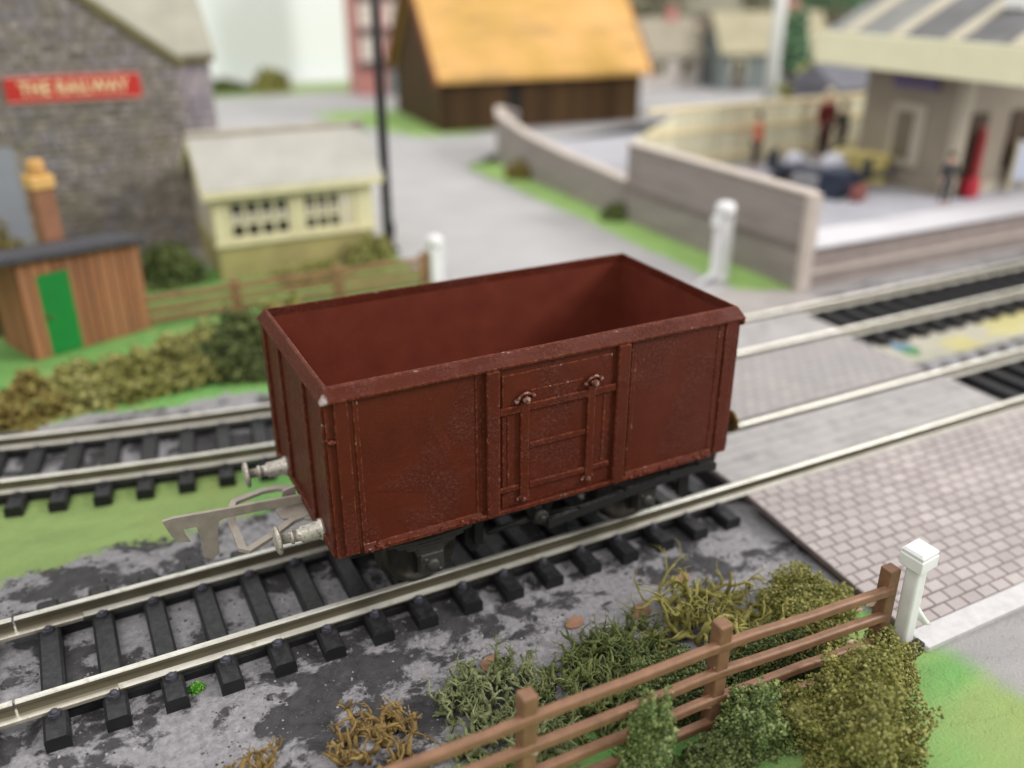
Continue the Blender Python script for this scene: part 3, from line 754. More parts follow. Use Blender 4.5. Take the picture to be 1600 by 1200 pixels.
def foam(label, at, rad, n, size, mat, seed, amp=.42, cat='bush', group=None, core=True):
    rr = random.Random(seed); m = MB(); rx, ry, rz = rad
    OCT = [(0, 2, 4), (2, 1, 4), (1, 3, 4), (3, 0, 4), (2, 0, 5), (1, 2, 5), (3, 1, 5), (0, 3, 5)]
    for i in range(n):
        z = rr.uniform(-.35, 1); a = rr.uniform(0, 2*math.pi); q = math.sqrt(1-z*z)
        d = Vector((q*math.cos(a), q*math.sin(a), z))
        s = blob_r(d, rad, seed, amp)*(rr.uniform(.70, 1.03) if rr.random() < .96 else rr.uniform(1.0, 1.06))*(1+.16*mn.noise(Vector((d.x*7+seed, d.y*7, d.z*7))))
        p = Vector((d.x*rx*s, d.y*ry*s, max(0.01, d.z*rz*s+rz*.10)))
        c = size*rr.uniform(.5, 1.25); rot = Matrix.Rotation(rr.uniform(0, 6.28), 3, Vector((rr.gauss(0, 1), rr.gauss(0, 1), rr.gauss(0, 1))).normalized())
        vs = [p+rot @ (Vector(v)*c*rr.uniform(.55, 1.3)) for v in ((1, 0, 0), (-1, 0, 0), (0, .8, 0), (0, -.8, 0), (0, 0, .7), (0, 0, -.7))]
        m.add(vs, OCT)
    if core:
        bm = bmesh.new(); bmesh.ops.create_icosphere(bm, subdivisions=3, radius=1)
        for v in bm.verts:
            d = v.co.normalized(); s = blob_r(d, rad, seed, amp)*.74
            v.co = Vector((d.x*rx*s, d.y*ry*s, max(-.02, d.z*rz*s+rz*.10)))
        m.add([v.co.copy() for v in bm.verts], [tuple(v.index for v in f.verts) for f in bm.faces], True); bm.free()
    o = m.obj('foam_bush', mat, None, 0, 2, False); o.location = at
    return tag(o, label, cat, group)
def lichen(label, at, rad, n, length, r0, mat, seed, upb=.55, group=None, cat='lichen'):
    rr = random.Random(seed); m = MB()
    def grow(p, d, ln, r, depth):
        pts = [p]; rs = [r]; k_ = max(3, int(ln/.09)); seg = ln/k_
        for i in range(k_):
            d = (d+Vector((rr.gauss(0, .42), rr.gauss(0, .42), rr.gauss(0, .38)))).normalized()
            p = p+d*seg
            if p.z < .02: p.z = .02; d.z = abs(d.z)
            pts.append(p); rs.append(r*(1-.55*(i+1)/k_)*rr.uniform(.8, 1.2))
        m.tube(pts, rs, 5)
        if depth > 0:
            for b in range(rr.choice((1, 2, 2, 3))):
                i = rr.randrange(len(pts)//2, len(pts))
                nd = (d+Vector((rr.gauss(0, .7), rr.gauss(0, .7), rr.gauss(.1, .5)))).normalized()
                grow(pts[i], nd, ln*rr.uniform(.4, .75), rs[i]*.85, depth-1)
    for i in range(n):
        a = rr.uniform(0, 6.28); q = math.sqrt(rr.random())
        p = Vector((math.cos(a)*q*rad[0], math.sin(a)*q*rad[1], rr.uniform(0, rad[2]*(1-q*.6))))
        d = Vector((math.cos(a)*q*.8+rr.gauss(0, .5), math.sin(a)*q*.8+rr.gauss(0, .5), rr.uniform(-.1, 1.0)+upb)).normalized()
        grow(p, d, length*rr.uniform(.55, 1.2), r0*rr.uniform(.7, 1.25), 2)
    o = m.obj('lichen_clump', mat, None, 0, 2, False); o.location = at
    return tag(o, label, cat, group)
G = -.45
# front
FB = 'foam bushes along the front fence'
foam('largest olive foam bush beside the white gate post at the fence end', (5.02, -5.70, G), (.84, .70, .90), 17000, .030, F_olive, 3, .62, group=FB)
foam('small olive foam bush at the foot of the white gate post', (6.30, -5.05, G), (.46, .36, .55), 5500, .028, F_mid, 31, .4, group=FB)
foam('dark green foam bush under the fence between post two and the large olive bush', (4.02, -5.08, G), (.42, .38, .62), 7000, .027, F_green, 7, .6, group=FB)
foam('bright green foam bush poking through the fence rails between the first two posts', (2.58, -4.92, G), (.36, .34, .92), 8500, .027, F_green, 12, .6, group=FB)
foam('olive foam bush behind the fence beside the paved deck', (6.15, -3.75, G), (.72, .66, .58), 9000, .030, F_olive, 15, .6, group=FB)
foam('low deep green foam tuft at the bottom edge under the front fence', (3.3, -5.30, G), (.45, .35, .42), 4500, .028, F_dark, 19, .4, group=FB)
foam('deep green foam tuft behind the middle fence post', (3.55, -4.1, G), (.75, .5, .45), 6500, .028, F_dark, 23, .45, group=FB)
foam('dim green foam tuft behind the fence below the yellow lichen', (5.1, -4.25, G), (.8, .42, .45), 6500, .028, F_dark, 29, .45, group=FB)
LG = 'lichen clumps behind the front fence'
lichen('tangled yellow olive lichen with long upright branches by the fence', (4.85, -3.05, G), (.62, .55, .25), 52, .62, .044, L_yel, 4, .60, LG)
lichen('yellow olive lichen sprawling against the fence rails near the deck', (5.35, -3.95, G), (.62, .45, .25), 40, .46, .042, L_yel, 44, .45, LG)
lichen('grey green lichen clump behind the first fence post', (1.55, -3.05, G), (.72, .50, .20), 120, .26, .040, L_grn, 5, .5, LG)
lichen('grey green lichen clump directly left of the yellow lichen', (3.35, -3.10, G), (.75, .42, .20), 120, .26, .040, L_dk, 6, .5, LG)
lichen('low grey green lichen along the fence bottom in the middle', (2.55, -3.75, G), (.9, .55, .22), 150, .26, .040, L_dk, 61, .45, LG)
lichen('grey green lichen under the fence at the bottom edge', (1.3, -4.0, G), (.75, .5, .22), 120, .26, .040, L_grn, 62, .45, LG)
lichen('ochre lichen clump with a curled ring near the bottom edge', (-.10, -3.22, G), (.48, .38, .15), 50, .34, .044, L_och, 8, .35, LG)
lichen('small ochre lichen sprig at the bottom left of the ochre clump', (-1.55, -2.98, G), (.25, .22, .1), 18, .28, .042, L_och, 9, .3, LG)
foam('tiny bright green moss tuft beside a sleeper end', (-1.86, -1.16, G), (.10, .08, .10), 160, .022, foliage('bright_moss', rgb(52, 110, 36), rgb(86, 146, 52), rgb(120, 172, 80)), 33, .3, 'moss tuft')
# scraps of tan card lying on the ballast
scr = simple('tan_card_scrap', rgb(148, 112, 90), .8, .2, 5, .2, 30)
for (x, y, s, a, lb) in ((4.19, -2.50, .26, .4, 'largest tan card scrap on the ballast, nearest the yellow lichen'), (3.17, -2.30, .20, 1.3, 'tan card scrap on the grey ballast left of the largest scrap'), (1.78, -2.50, .22, .9, 'tan card scrap touching the grey green lichen clump'), (5.20, -2.15, .20, 2.0, 'tan card scrap half hidden behind yellow lichen branches')):
    n = 7; rr = random.Random(int(x*100)); pl = [(math.cos(a+i*6.283/n)*s*rr.uniform(.45, 1), math.sin(a+i*6.283/n)*s*rr.uniform(.4, .8)) for i in range(n)]
    o = MB().prism(pl, 'z', 0, .02).obj('card_scrap', scr); o.location = (x, y, -.452+.022); o.rotation_euler = (R(2), R(-2), 0)
    tag(o, lb, 'card scrap', 'tan scraps on the ballast')
# behind
HB = 'bushes of the rear hedge'
foam('rusty brown and olive bush at the left end of the rear hedge', (-3.85, 8.75, G), (1.0, .75, .62), 2600, .085, F_rust, 71, .6, group=HB)
foam('low olive hedge bush right of the rusty one', (-2.55, 8.95, G), (1.0, .75, .58), 2600, .085, F_mid, 72, .6, group=HB)
foam('olive hedge bush in front of the green door of the hut', (-1.35, 9.05, G), (.95, .75, .66), 2800, .085, F_olive, 73, .6, group=HB)
foam('tall olive hedge bush before the right corner of the hut', (-.20, 9.25, G), (.95, .8, .88), 3000, .085, F_mid, 74, .6, group=HB)
foam('dark green hedge bush partly hidden by the wagon corner', (.95, 9.0, G), (.9, .8, 1.05), 3000, .085, F_dark, 75, .55, group=HB)
foam('olive hedge bush behind the wagon under the rear fence', (2.4, 10.6, G), (1.2, .7, .75), 2000, .10, F_olive, 76, group=HB)
BB = 'bushes round the buildings'
foam('round dark green bush between the stone pub and the signal box', (.35, 16.3, G), (.85, .7, 1.05), 1800, .11, F_dark, 77, group=BB)
foam('dark bush at the left side of the wooden hut', (-4.05, 14.6, G), (.8, .8, .9), 1500, .11, F_dark, 78, group=BB)
foam('brownish olive bush in front of the grey blue pub window', (-4.35, 18.3, G), (1.0, .8, 1.75), 1500, .12, F_rust, 79, group=BB)
foam('olive shrub climbing the right corner of the cream signal box', (6.2, 15.2, G), (.6, .4, .85), 1800, .11, F_mid, 80, group=BB)
foam('olive ground shrub along the front of the signal box', (4.2, 14.9, G), (1.2, .4, .38), 1600, .11, F_olive, 81, group=BB)
foam('small brownish tuft on the verge by the far road wall', (16.55, 24.6, -.42), (.8, .6, .55), 700, .14, F_rust, 82, group=BB)
foam('small dark tuft on the verge by the near road wall', (16.45, 16.6, -.42), (.7, .4, .45), 700, .13, F_dark, 83, group=BB)
foam('lone far olive bush at the foot of the pale backdrop', (13.8, 59.5, G), (1.3, .9, 1.5), 900, .22, F_olive, 84, group=BB)
foam('low grey green bush at the backdrop foot right of the pub', (9.9, 60.5, G), (2.6, .9, .9), 900, .22, F_dark, 85, group=BB)

# ------------------------------------------------------------------ the stone pub
M_mortar = simple('pub_mortar', rgb(150, 142, 132), .9, .12, 2, .3, 12)
def stone_mat(name, cols):
    k = NT(name); r = k.rnd()
    rr_ = k.n('ValToRGB', {'Fac': r}); el = rr_.color_ramp.elements
    el[0].color = cols[0]; el[1].color = cols[-1]
    for i, c in enumerate(cols[1:-1]): el.new((i+1)/(len(cols)-1)).color = c
    col = k.mix(k.ramp(k.noise(.35, 4, .6), .4, .7), rr_.outputs[0], k.mix(1.0, rr_.outputs[0], (.98, .96, .84, 1), 'MULTIPLY'))
    col = k.mix(k.ramp(k.noise(5, 4), .3, .7), col, k.mix(1.0, col, (.82, .82, .82, 1), 'MULTIPLY'))
    k.bump(k.noise(12, 5, .6), .4, .04)
    return k.out(col, .85, 0, .2)
M_stone = stone_mat('pub_stone', [rgb(138, 132, 130), rgb(160, 152, 148), rgb(150, 144, 152), rgb(172, 164, 160), rgb(132, 126, 124), rgb(158, 150, 138)])
M_stone2 = stone_mat('wing_stone', [rgb(172, 164, 178), rgb(190, 180, 192), rgb(180, 173, 186), rgb(166, 160, 172)])
M_slate = simple('pub_roof_grey', rgb(164, 162, 148), .8, .10, 1.2, .2, 8)
M_verged = simple('mossy_bargeboard', rgb(112, 104, 70), .8, .15, 2, .2, 10)
px0, pxr, py, ez, apx, apz = -13.0, 1.85, 19.6, 5.55, -5.6, 11.2
pub = thing('stone_pub', 'grey stone pub gable with a red name board and a set back wing', 'building', (-5, 22, G))
def pl(mb): mb.v = [(v[0]+5, v[1]-22, v[2]-G) for v in mb.v]; return mb
pl(MB().prism([(px0, G), (pxr, G), (pxr, ez), (apx, apz), (px0, ez)], 'y', py, py+3.5)).obj('gable_wall', M_mortar, pub)
def smesh(w, h, d, m, j=.03):
    mb = MB(); x, z = w/2, h/2
    def J(v): return tuple(c+random.uniform(-j, j) for c in v)
    b = [(-x, 0, -z), (x, 0, -z), (x, 0, z), (-x, 0, z)]; f = [J(v) for v in ((-x*.9, -d, -z*.86), (x*.9, -d, -z*.86), (x*.9, -d, z*.86), (-x*.9, -d, z*.86))]
    return mb.add(b+f, [(4, 5, 6, 7)]+[(i, (i+1) % 4, 4+(i+1) % 4, 4+i) for i in range(4)])
def stonework(parent, x0, x1, z0, z1, y, inside, mat, cw, ch, limit, off, prio, seed):
    rr = random.Random(seed); cells = []; z = z0
    while z < z1:
        h = ch*rr.uniform(.8, 1.2); x = x0-rr.uniform(0, cw)
        while x < x1:
            w_ = cw*rr.uniform(.65, 1.4); a, b = max(x, x0), min(x+w_, x1)
            if b-a > .1 and inside((a+b)/2, z+h) and inside(b-.03, z+h*.9) and inside(a+.03, z+h*.9): cells.append((a, b, z, z+h))
            x += w_
        z += h
    cells.sort(key=lambda c: prio((c[0]+c[1])/2, (c[2]+c[3])/2))
    var = [smesh(1, 1, .06, mat).mesh('stone', mat) for _ in range(5)]; rest = MB()
    for i, (a, b, c, d) in enumerate(cells):
        L = Vector(((a+b)/2, y-.002, (c+d)/2))-off
        if i < limit: inst('stone', rr.choice(var), parent, L, (0, 0, 0), (b-a-.03, rr.uniform(.7, 1.3), d-c-.03))
        else:
            q = smesh(b-a-.03, d-c-.03, .06, mat); rest.add([Vector(v)+L for v in q.v], q.f)
    if rest.v: rest.obj('stone', mat, parent)['kind'] = 'stuff'
OFF = Vector((-5, 22, G))
def in_gable(x, z):
    if -4.4 < x < -3.02 and z < 3.35: return False
    if -3.12 < x < .80 and 4.35 < z < 5.32: return False
    lim = (ez+(pxr-x)*(apz-ez)/(pxr-apx) if x > apx else ez+(x-px0)*(apz-ez)/(apx-px0))-.15
    return z < lim
stonework(pub, -12.9, pxr-.02, -.4, 10.6, py, in_gable, M_stone, .36, .21, 300, OFF, lambda x, z: abs(x+1.5)+abs(z-3.6)*.9, 5)
# right slope roof with a bargeboard along the gable
d_ = Vector((pxr-apx, 0, ez-apz)).normalized(); nn = Vector((-d_.z, 0, d_.x))
def slab(mb, a, b, y0, y1, th, m=None):
    a, b = Vector(a), Vector(b); q = (b-a).normalized(); n_ = Vector((-q.z, 0, q.x)); n_ = n_ if n_.z > 0 else -n_
    P = [a, b, b+n_*th, a+n_*th]; return mb.prism([(v.x, v.z) for v in P], 'y', y0, y1)
pl(slab(MB(), (apx, 0, apz), (pxr+.12, 0, ez-.09), py-.12, py+3.6, .12)).obj('roof', M_slate, pub)
pl(slab(MB(), (apx, 0, apz-.22), (pxr+.10, 0, ez-.30), py-.16, py-.02, .22)).obj('bargeboard', M_verged, pub, .02)
pl(slab(MB(), (px0-.1, 0, ez-.09), (apx, 0, apz), py-.12, py+3.6, .12)).obj('roof', M_slate, pub)
# wing set back behind
wy = 21.4
pl(MB().box(pxr-.6, 3.12, wy, wy+5, G, 5.50)).obj('wing_wall', M_mortar, pub)
stonework(pub, pxr+.0, 3.10, 2.2, 5.4, wy, lambda x, z: z < 5.5, M_stone2, .5, .28, 80, OFF, lambda x, z: -z, 6)
m = MB(); m.prism([(wy-.25, 5.46), (wy+4.2, 9.2), (wy+4.2, 9.34), (wy-.25, 5.56)], 'x', pxr-3.2, 3.28); pl(m).obj('wing_roof', M_slate, pub)
m = MB(); m.box(pxr+.1, 3.25, wy-.28, wy-.20, 5.28, 5.44); pl(m).obj('gutter', M_verged, pub)
wn = pl(MB().box(-4.38, -3.10, py-.06, py+.02, .0, 3.25)).obj('window', simple('blue_grey_shutter', rgb(146, 150, 160), .6, .05, 2, .1, 8), pub, .03)
# name board
sg = thing('name_board', 'red board lettered THE RAILWAY fixed high on the stone pub gable', 'sign', (-1.13, py-.10, 4.48))
M_red = simple('sign_red', rgb(196, 52, 46), .5, .05, 3, .05, 10)
M_crm = simple('sign_cream', rgb(240, 222, 176), .6, .03, 5, 0)
B('board', M_red, sg, -1.83, 1.83, -.05, .05, 0, .74, .02)
for zz in (.0, .70): B('edging', simple('sign_edge', rgb(214, 170, 160), .6, .05, 4, 0), sg, -1.85, 1.85, -.058, -.03, zz, zz+.04)
fc = bpy.data.curves.new('lettering', 'FONT'); fc.body = 'THE RAILWAY'; fc.size = .52; fc.align_x = 'CENTER'; fc.align_y = 'CENTER'; fc.extrude = .012; fc.offset = .012; fc.space_character = 1.08
fo = bpy.data.objects.new('tmp_text', fc); C.objects.link(fo)
bpy.context.view_layer.update()
me = bpy.data.meshes.new_from_object(fo.evaluated_get(bpy.context.evaluated_depsgraph_get())); me.materials.clear(); me.materials.append(M_crm); me.name = 'lettering'
bpy.data.objects.remove(fo)
lt = bpy.data.objects.new('lettering', me); C.objects.link(lt); lt.parent = sg; lt.location = (0, -.062, .37); lt.rotation_euler = (R(90), 0, 0)
wl = max(v.co.x for v in me.vertices)-min(v.co.x for v in me.vertices); lt.scale = (2.95/wl, 1.0, 1)

# ------------------------------------------------------------------ the signal box
M_cream = simple('cream_box_paint', rgb(224, 217, 178), .6, .08, 1.5, .12, 10)
M_cream2 = simple('dull_cream_base', rgb(180, 170, 116), .7, .14, 1.2, .15, 10)
M_pale = simple('window_frame_cream', rgb(226, 218, 184), .55, .05, 3, .05, 10)
M_blind = simple('pale_blind', rgb(206, 198, 184), .7, .05, 3, 0)
M_glass = simple('dark_window', rgb(44, 42, 38), .15, .2, 2, 0, spec=.6)
M_broof = simple('pale_grey_felt_roof', rgb(176, 174, 166), .8, .08, 1.2, .2, 10)
bx = thing('signal_box', 'cream signal box with a grey pitched roof behind the rear fence', 'signal box', (4.1, 17.4, G))
def Lb(mb): mb.v = [(v[0]-4.1, v[1]-17.4, v[2]-G) for v in mb.v]; return mb
x0, x1, y0, y1 = 1.72, 6.5, 15.7, 19.1; ev = 2.30; rdg = 3.52; ym = 17.1
Lb(MB().box(x0, x1, y0, y1, G, .62)).obj('base_wall', M_cream2, bx)
Lb(MB().prism([(y0, .62), (y1, .62), (y1, ev), (ym, rdg-.05), (y0, ev)], 'x', x0+.02, x1-.02)).obj('upper_wall', M_cream, bx)
for q in range(9): Lb(MB().box(x0-.01+.0, x1+.01, y0-.025, y0+.01, G+.02+q*.118, G+.105+q*.118)).obj('cladding_board', M_cream2, bx, .006)
Lb(MB().box(x0-.08, x1+.08, y0-.12, y0+.05, .60, .74)).obj('sill', M_cream, bx, .02)
Lb(MB().box(x0-.02, x1+.02, y0-.06, y0+.03, 1.92, 2.26)).obj('frieze_board', M_cream, bx, .02)
for a, b in ((x0-.03, x0+.34), (3.98, 4.26), (x1-.55, x1+.03)): Lb(MB().box(a, b, y0-.06, y0+.03, .74, 1.92)).obj('corner_board', M_pale if a > 6 else M_cream, bx, .02)
def boxwin(a, b, n, blinds):
    w_ = Lb(MB().box(a, b, y0-.035, y0+.02, .76, 1.90)).obj('window', M_pale, bx)
    cw = (b-a-.10)/n
    for i in range(n):
        for j, (z0_, z1_) in enumerate(((.88, 1.20), (1.32, 1.82))):
            mt = M_blind if (i, j) in blinds else M_glass
            Lb(MB().box(a+.11+i*cw, a+.0+(i+1)*cw, y0-.045, y0-.03, z0_, z1_)).obj('pane', mt, w_)
            if mt is M_glass and j: Lb(MB().box(a+.14+i*cw, a+.0+(i+1)*cw-.05, y0-.052, y0-.044, z0_+.02, z0_+(z1_-z0_)*.45)).obj('blind', M_blind, w_)
boxwin(x0+.38, 3.94, 4, ()); boxwin(4.30, x1-.62, 4, ((3, 0), (3, 1)))
ws = Lb(MB().box(x0-.03, x0+.03, y0+.35, y1-.5, .80, 1.90)).obj('window', M_pale, bx)
for i in range(5): Lb(MB().box(x0-.045, x0-.025, y0+.45+i*.5, y0+.85+i*.5, .9, 1.8)).obj('pane', M_blind, ws)
m = MB(); m.prism([(y0-.32, ev-.12), (ym, rdg), (ym, rdg+.12), (y0-.32, ev+.02)], 'x', x0-.28, x1+.32); Lb(m).obj('roof', M_broof, bx, .02)
m = MB(); m.prism([(y1+.30, ev-.12), (ym, rdg), (ym, rdg+.12), (y1+.30, ev+.02)], 'x', x0-.28, x1+.32); Lb(m).obj('roof', M_broof, bx, .02)
Lb(MB().box(x0-.3, x1+.34, ym-.13, ym+.13, rdg+.04, rdg+.20)).obj('ridge_cap', simple('ridge_stone', rgb(178, 170, 156), .8, .1, 2, .1, 10), bx, .04)
m = MB(); m.prism([(y0-.34, ev-.24), (ym, rdg-.12), (ym, rdg+.02), (y0-.34, ev-.06)], 'x', x0-.32, x0-.24); m.prism([(y1+.32, ev-.24), (ym, rdg-.12), (ym, rdg+.02), (y1+.32, ev-.06)], 'x', x0-.32, x0-.24); Lb(m).obj('bargeboard', M_cream, bx)
Lb(MB().box(x0-.28, x1+.3, y0-.36, y0-.30, ev-.22, ev-.02)).obj('gutter', M_cream, bx, .01)

# ------------------------------------------------------------------ the wooden hut
def wood(name, a, b):
    k = NT(name); r = k.rnd()
    col = k.mix(r, a, b); g_ = k.noise(3, 5, .6, sc3=(3, 3, .5))
    col = k.mix(k.ramp(g_, .4, .72), col, k.mix(1.0, col, (1.25, 1.12, .9, 1), 'MULTIPLY'))
    k.bump(k.noise(6, 5, .6, sc3=(4, 4, .4)), .4, .04)
    return k.out(col, .75, 0, .2)
M_hut = wood('hut_boards', rgb(138, 96, 72), rgb(164, 118, 88))
M_hroof = simple('hut_felt_roof', rgb(74, 74, 80), .7, .14, 2, .25, 12)
A_ = Vector((-3.42, 11.68, G)); B_ = Vector((-.69, 12.72, G)); hw_ = (B_-A_).length; ha = math.atan2(B_.y-A_.y, B_.x-A_.x)
hut = thing('wooden_hut', 'small brown boarded hut with a bright green door and dark flat roof', 'hut', A_, ha)
dp = 1.7; hl, hr = 2.46, 2.34
mb = MB(); vs = [(0, 0, 0), (hw_, 0, 0), (hw_, dp, 0), (0, dp, 0), (0, 0, hl), (hw_, 0, hr), (hw_, dp, hr-.36), (0, dp, hl-.36)]
mb.add(vs, [(0, 1, 5, 4), (1, 2, 6, 5), (2, 3, 7, 6), (3, 0, 4, 7), (3, 2, 1, 0), (4, 5, 6, 7)]); mb.obj('wall', simple('hut_core', rgb(86, 58, 40), .8, .1, 3, .1, 10), hut)
nb = 11
for i in range(nb):
    a, b = hw_*i/nb, hw_*(i+1)/nb; top = hl+(hr-hl)*(i+.5)/nb
    if .42 < (a+b)/2 < 1.12: z0_ = 2.02
    else: z0_ = 0
    MB().box(a+.012, b-.012, -.045-random.uniform(0, .012), -.002, z0_+.01, top).obj('board', M_hut, hut, .01)
for i in range(7):
    a, b = dp*i/7, dp*(i+1)/7
    MB().box(hw_+.002, hw_+.04, a+.012, b-.012, .01, hr-.36*b/dp).obj('board', M_hut, hut, .01)
    MB().box(-.04, -.002, a+.012, b-.012, .01, hl-.36*b/dp).obj('board', M_hut, hut, .01)
dr = MB().box(.40, 1.14, -.065, -.004, .03, 2.02).obj('door', simple('bright_green_paint', rgb(28, 132, 58), .5, .08, 2, .1, 12), hut, .012)
MB().lathe([(0, .05), (-.06, .05), (-.09, .03)], 'y', (.52, -.065, 1.0), 8).obj('handle', M_brass, dr)
mb = MB(); o_ = .22; th = .17
vs = [(-o_-.9, -.30, hl+.05), (hw_+.12, -.30, hr-.01), (hw_+.12, dp+.12, hr-.32), (-o_-.9, dp+.12, hl-.30)]
mb.add(vs+[(v[0], v[1], v[2]+th) for v in vs], [(3, 2, 1, 0), (4, 5, 6, 7)]+[(i, (i+1) % 4, 4+(i+1) % 4, 4+i) for i in range(4)]); mb.obj('roof', M_hroof, hut, .02)
ch = MB().box(1.50, 1.98, dp+.20, dp+.70, 0, 3.52).obj('chimney', simple('chimney_brick', rgb(152, 108, 82), .8, .12, 3, .2, 10), hut, .02)
MB().box(1.45, 2.03, dp+.14, dp+.76, 3.52, 3.86).obj('chimney_cap', simple('chimney_tan', rgb(222, 178, 108), .7, .06, 3, .1, 10), ch, .05)
MB().lathe([(3.86, .25), (4.02, .2), (4.16, .21), (4.22, .16)], 'z', (1.74, dp+.45, 0), 12).obj('chimney_pot', simple('pot_tan', rgb(206, 160, 96), .7, .06, 3, .1, 10), ch)

# ------------------------------------------------------------------ black pole
t = thing('signal_pole', 'tall thin black pole standing at the right end of the signal box', 'pole', (7.26, 16.5, G))
M_pole = simple('pole_black', rgb(34, 33, 36), .45, .15, 2, .1, 10)
MB().lathe([(0, .24), (.25, .22), (.30, .17), (5, .155), (11, .13)], 'z', (0, 0, 0), 14).obj('pole', M_pole, t)
MB().box(-.26, .26, -.26, .26, 0, .14).obj('pole_base', M_pole, t, .02)
MB().box(-.16, .16, -.22, -.12, .5, 1.0).obj('relay_box', M_pole, t, .02)

# ------------------------------------------------------------------ barn
bn = thing('timber_barn', 'dark timber barn with a yellow ochre roof beyond the road', 'barn', (18.0, 37.0, -.42), R(-4.5))
M_barn = wood('barn_boards', rgb(58, 44, 30), rgb(84, 64, 42))
k = NT('ochre_roof')
col = k.ramp(k.noise(.28, 4, .6), .35, .65, rgb(194, 156, 86), rgb(220, 172, 112))
col = k.mix(k.math('MULTIPLY', k.ramp(k.noise(.42, 5, .65, sc3=(.5, 1.6, 1.6)), .5, .66), .7), col, rgb(160, 134, 84))
k.bump(k.noise(5, 4), .2, .05)
M_ochre = k.out(col, .8, 0, .2)
bw, bd, be = 12.6, 9.0, 3.1; rgz = be+bd/2*1.14
MB().prism([(0, 0), (bd, 0), (bd, be), (bd/2, rgz), (0, be)], 'x', 0, bw).obj('wall', simple('barn_core', rgb(46, 36, 26), .9, .1, 1, .1, 6), bn)
for i in range(26):
    a, b = bw*i/26, bw*(i+1)/26
    if i in (8, 9): continue
    MB().box(a+.02, b-.02, -.07-random.uniform(0, .03), -.002, .02, be).obj('board', M_barn, bn)
for i in range(18):
    a, b = bd*i/18, bd*(i+1)/18; zt = be+min(a, bd-b)*1.14
    MB().box(-.08, -.002, a+.02, b-.02, .02, zt).obj('board', M_barn, bn)
rf = MB().prism([(-.55, be-.40), (bd/2, rgz+.1), (bd/2, rgz+.35), (-.55, be-.12)], 'x', -.45, bw+.45).obj('roof', M_ochre, bn)
MB().prism([(bd+.55, be-.40), (bd/2, rgz+.1), (bd/2, rgz+.35), (bd+.55, be-.12)], 'x', -.45, bw+.45).obj('roof', M_ochre, bn)
M_bb = simple('barn_bargeboard', rgb(120, 64, 34), .7, .1, 2, .1, 8)
for a in (-.62, bw+.45):
    m = MB(); m.prism([(-.6, be-.62), (bd/2, rgz-.1), (bd/2, rgz+.3), (-.6, be-.12)], 'x', a, a+.17); m.prism([(bd+.6, be-.62), (bd/2, rgz-.1), (bd/2, rgz+.3), (bd+.6, be-.12)], 'x', a, a+.17); m.obj('bargeboard', M_bb, bn)
MB().box(3.9, 4.85, -.05, -.003, .02, 2.3).obj('door', simple('barn_door_dark', rgb(30, 25, 20), .8, .1, 2, .1, 8), bn)

# ------------------------------------------------------------------ brick house at the backdrop
hs = thing('brick_house', 'tall narrow red brick house with white windows behind the black pole', 'house', (20.2, 54.0, G))
M_brick = simple('pink_red_brick', rgb(198, 138, 132), .8, .12, 2.5, .1, 10)
M_band = simple('dark_stone_band', rgb(98, 82, 78), .8, .1, 2, .1, 8)
MB().box(-1.2, 2.6, 0, 3, 0, 12).obj('wall', M_brick, hs)
for i in range(5):
    z = 1.9+i*2.25
    MB().box(-1.5, 2.9, -.28, .02, z, z+.42).obj('stone_band', M_band, hs)
    for a, b in ((-1.1, .45), (.85, 2.5)):
        w_ = MB().box(a, b, -.09, .02, z+.55, z+2.1).obj('window', M_white, hs)
        MB().box(a+.16, (a+b)/2-.06, -.11, -.085, z+.75, z+1.95).obj('pane', M_blind, w_); MB().box((a+b)/2+.06, b-.16, -.11, -.085, z+.75, z+1.95).obj('pane', M_blind, w_)
MB().box(.8, 1.7, -.09, .02, 0, 1.75).obj('door', simple('blue_grey_door', rgb(124, 138, 142), .6, .05, 2, 0), hs)
MB().prism([(-1.4, 12), (2.8, 12), (.7, 14.2)], 'y', -.2, 3.2).obj('roof', M_band, hs)

# ------------------------------------------------------------------ platform, walls, station
M_pwall = simple('grey_brick_paper', rgb(162, 152, 150), .8, .08, 1.5, .25, 9, rnd=0)
def courses(name, c, c2):
    k = NT(name); br = k.n('TexBrick', {'Vector': k.n('VectorMath', {0: k.n('Mapping', {'Vector': k.pos(), 'Rotation': (R(90), 0, 0)}), 1: (1, 1, 1)}, operation='MULTIPLY'), 'Color1': c, 'Color2': c2, 'Mortar': tuple(x*.62 for x in c[:3])+(1,), 'Scale': 1.0, 'Mortar Size': .012, 'Brick Width': .34, 'Row Height': .14})
    col = k.mix(k.ramp(k.noise(1.1, 4), .3, .7), br.outputs[0], k.mix(1.0, br.outputs[0], (.88, .87, .87, 1), 'MULTIPLY'))
    return k.out(col, .8, 0, .2)
M_front = courses('platform_brick_paper', rgb(158, 146, 142), rgb(170, 157, 152))
k = NT('wall_stone_paper')
zc = k.n('SeparateXYZ', {0: k.pos()}).outputs['Z']
ln = k.ramp(k.math('FRACT', k.math('MULTIPLY', zc, 4.4)), .0, .12, (.6, .6, .6, 1), (1, 1, 1, 1))
col = k.mix(1.0, k.ramp(k.noise(1.3, 5, .6, sc3=(1, .4, 2)), .3, .7, rgb(142, 133, 131), rgb(164, 154, 151)), ln, 'MULTIPLY')
M_side = k.out(col, .8, 0, .2)
M_cope = simple('pinkish_coping', rgb(196, 184, 176), .8, .06, 2, .1, 10)
M_plat = simple('platform_grey', rgb(172, 171, 180), .75, .06, .8, .15, 10)
plt = thing('station_platform', 'raised grey station platform with a white front edge and brick walls', 'platform', (16.5, 7.3, G))
def Lp(mb): mb.v = [(v[0]-16.5, v[1]-7.3, v[2]-G) for v in mb.v]; return mb
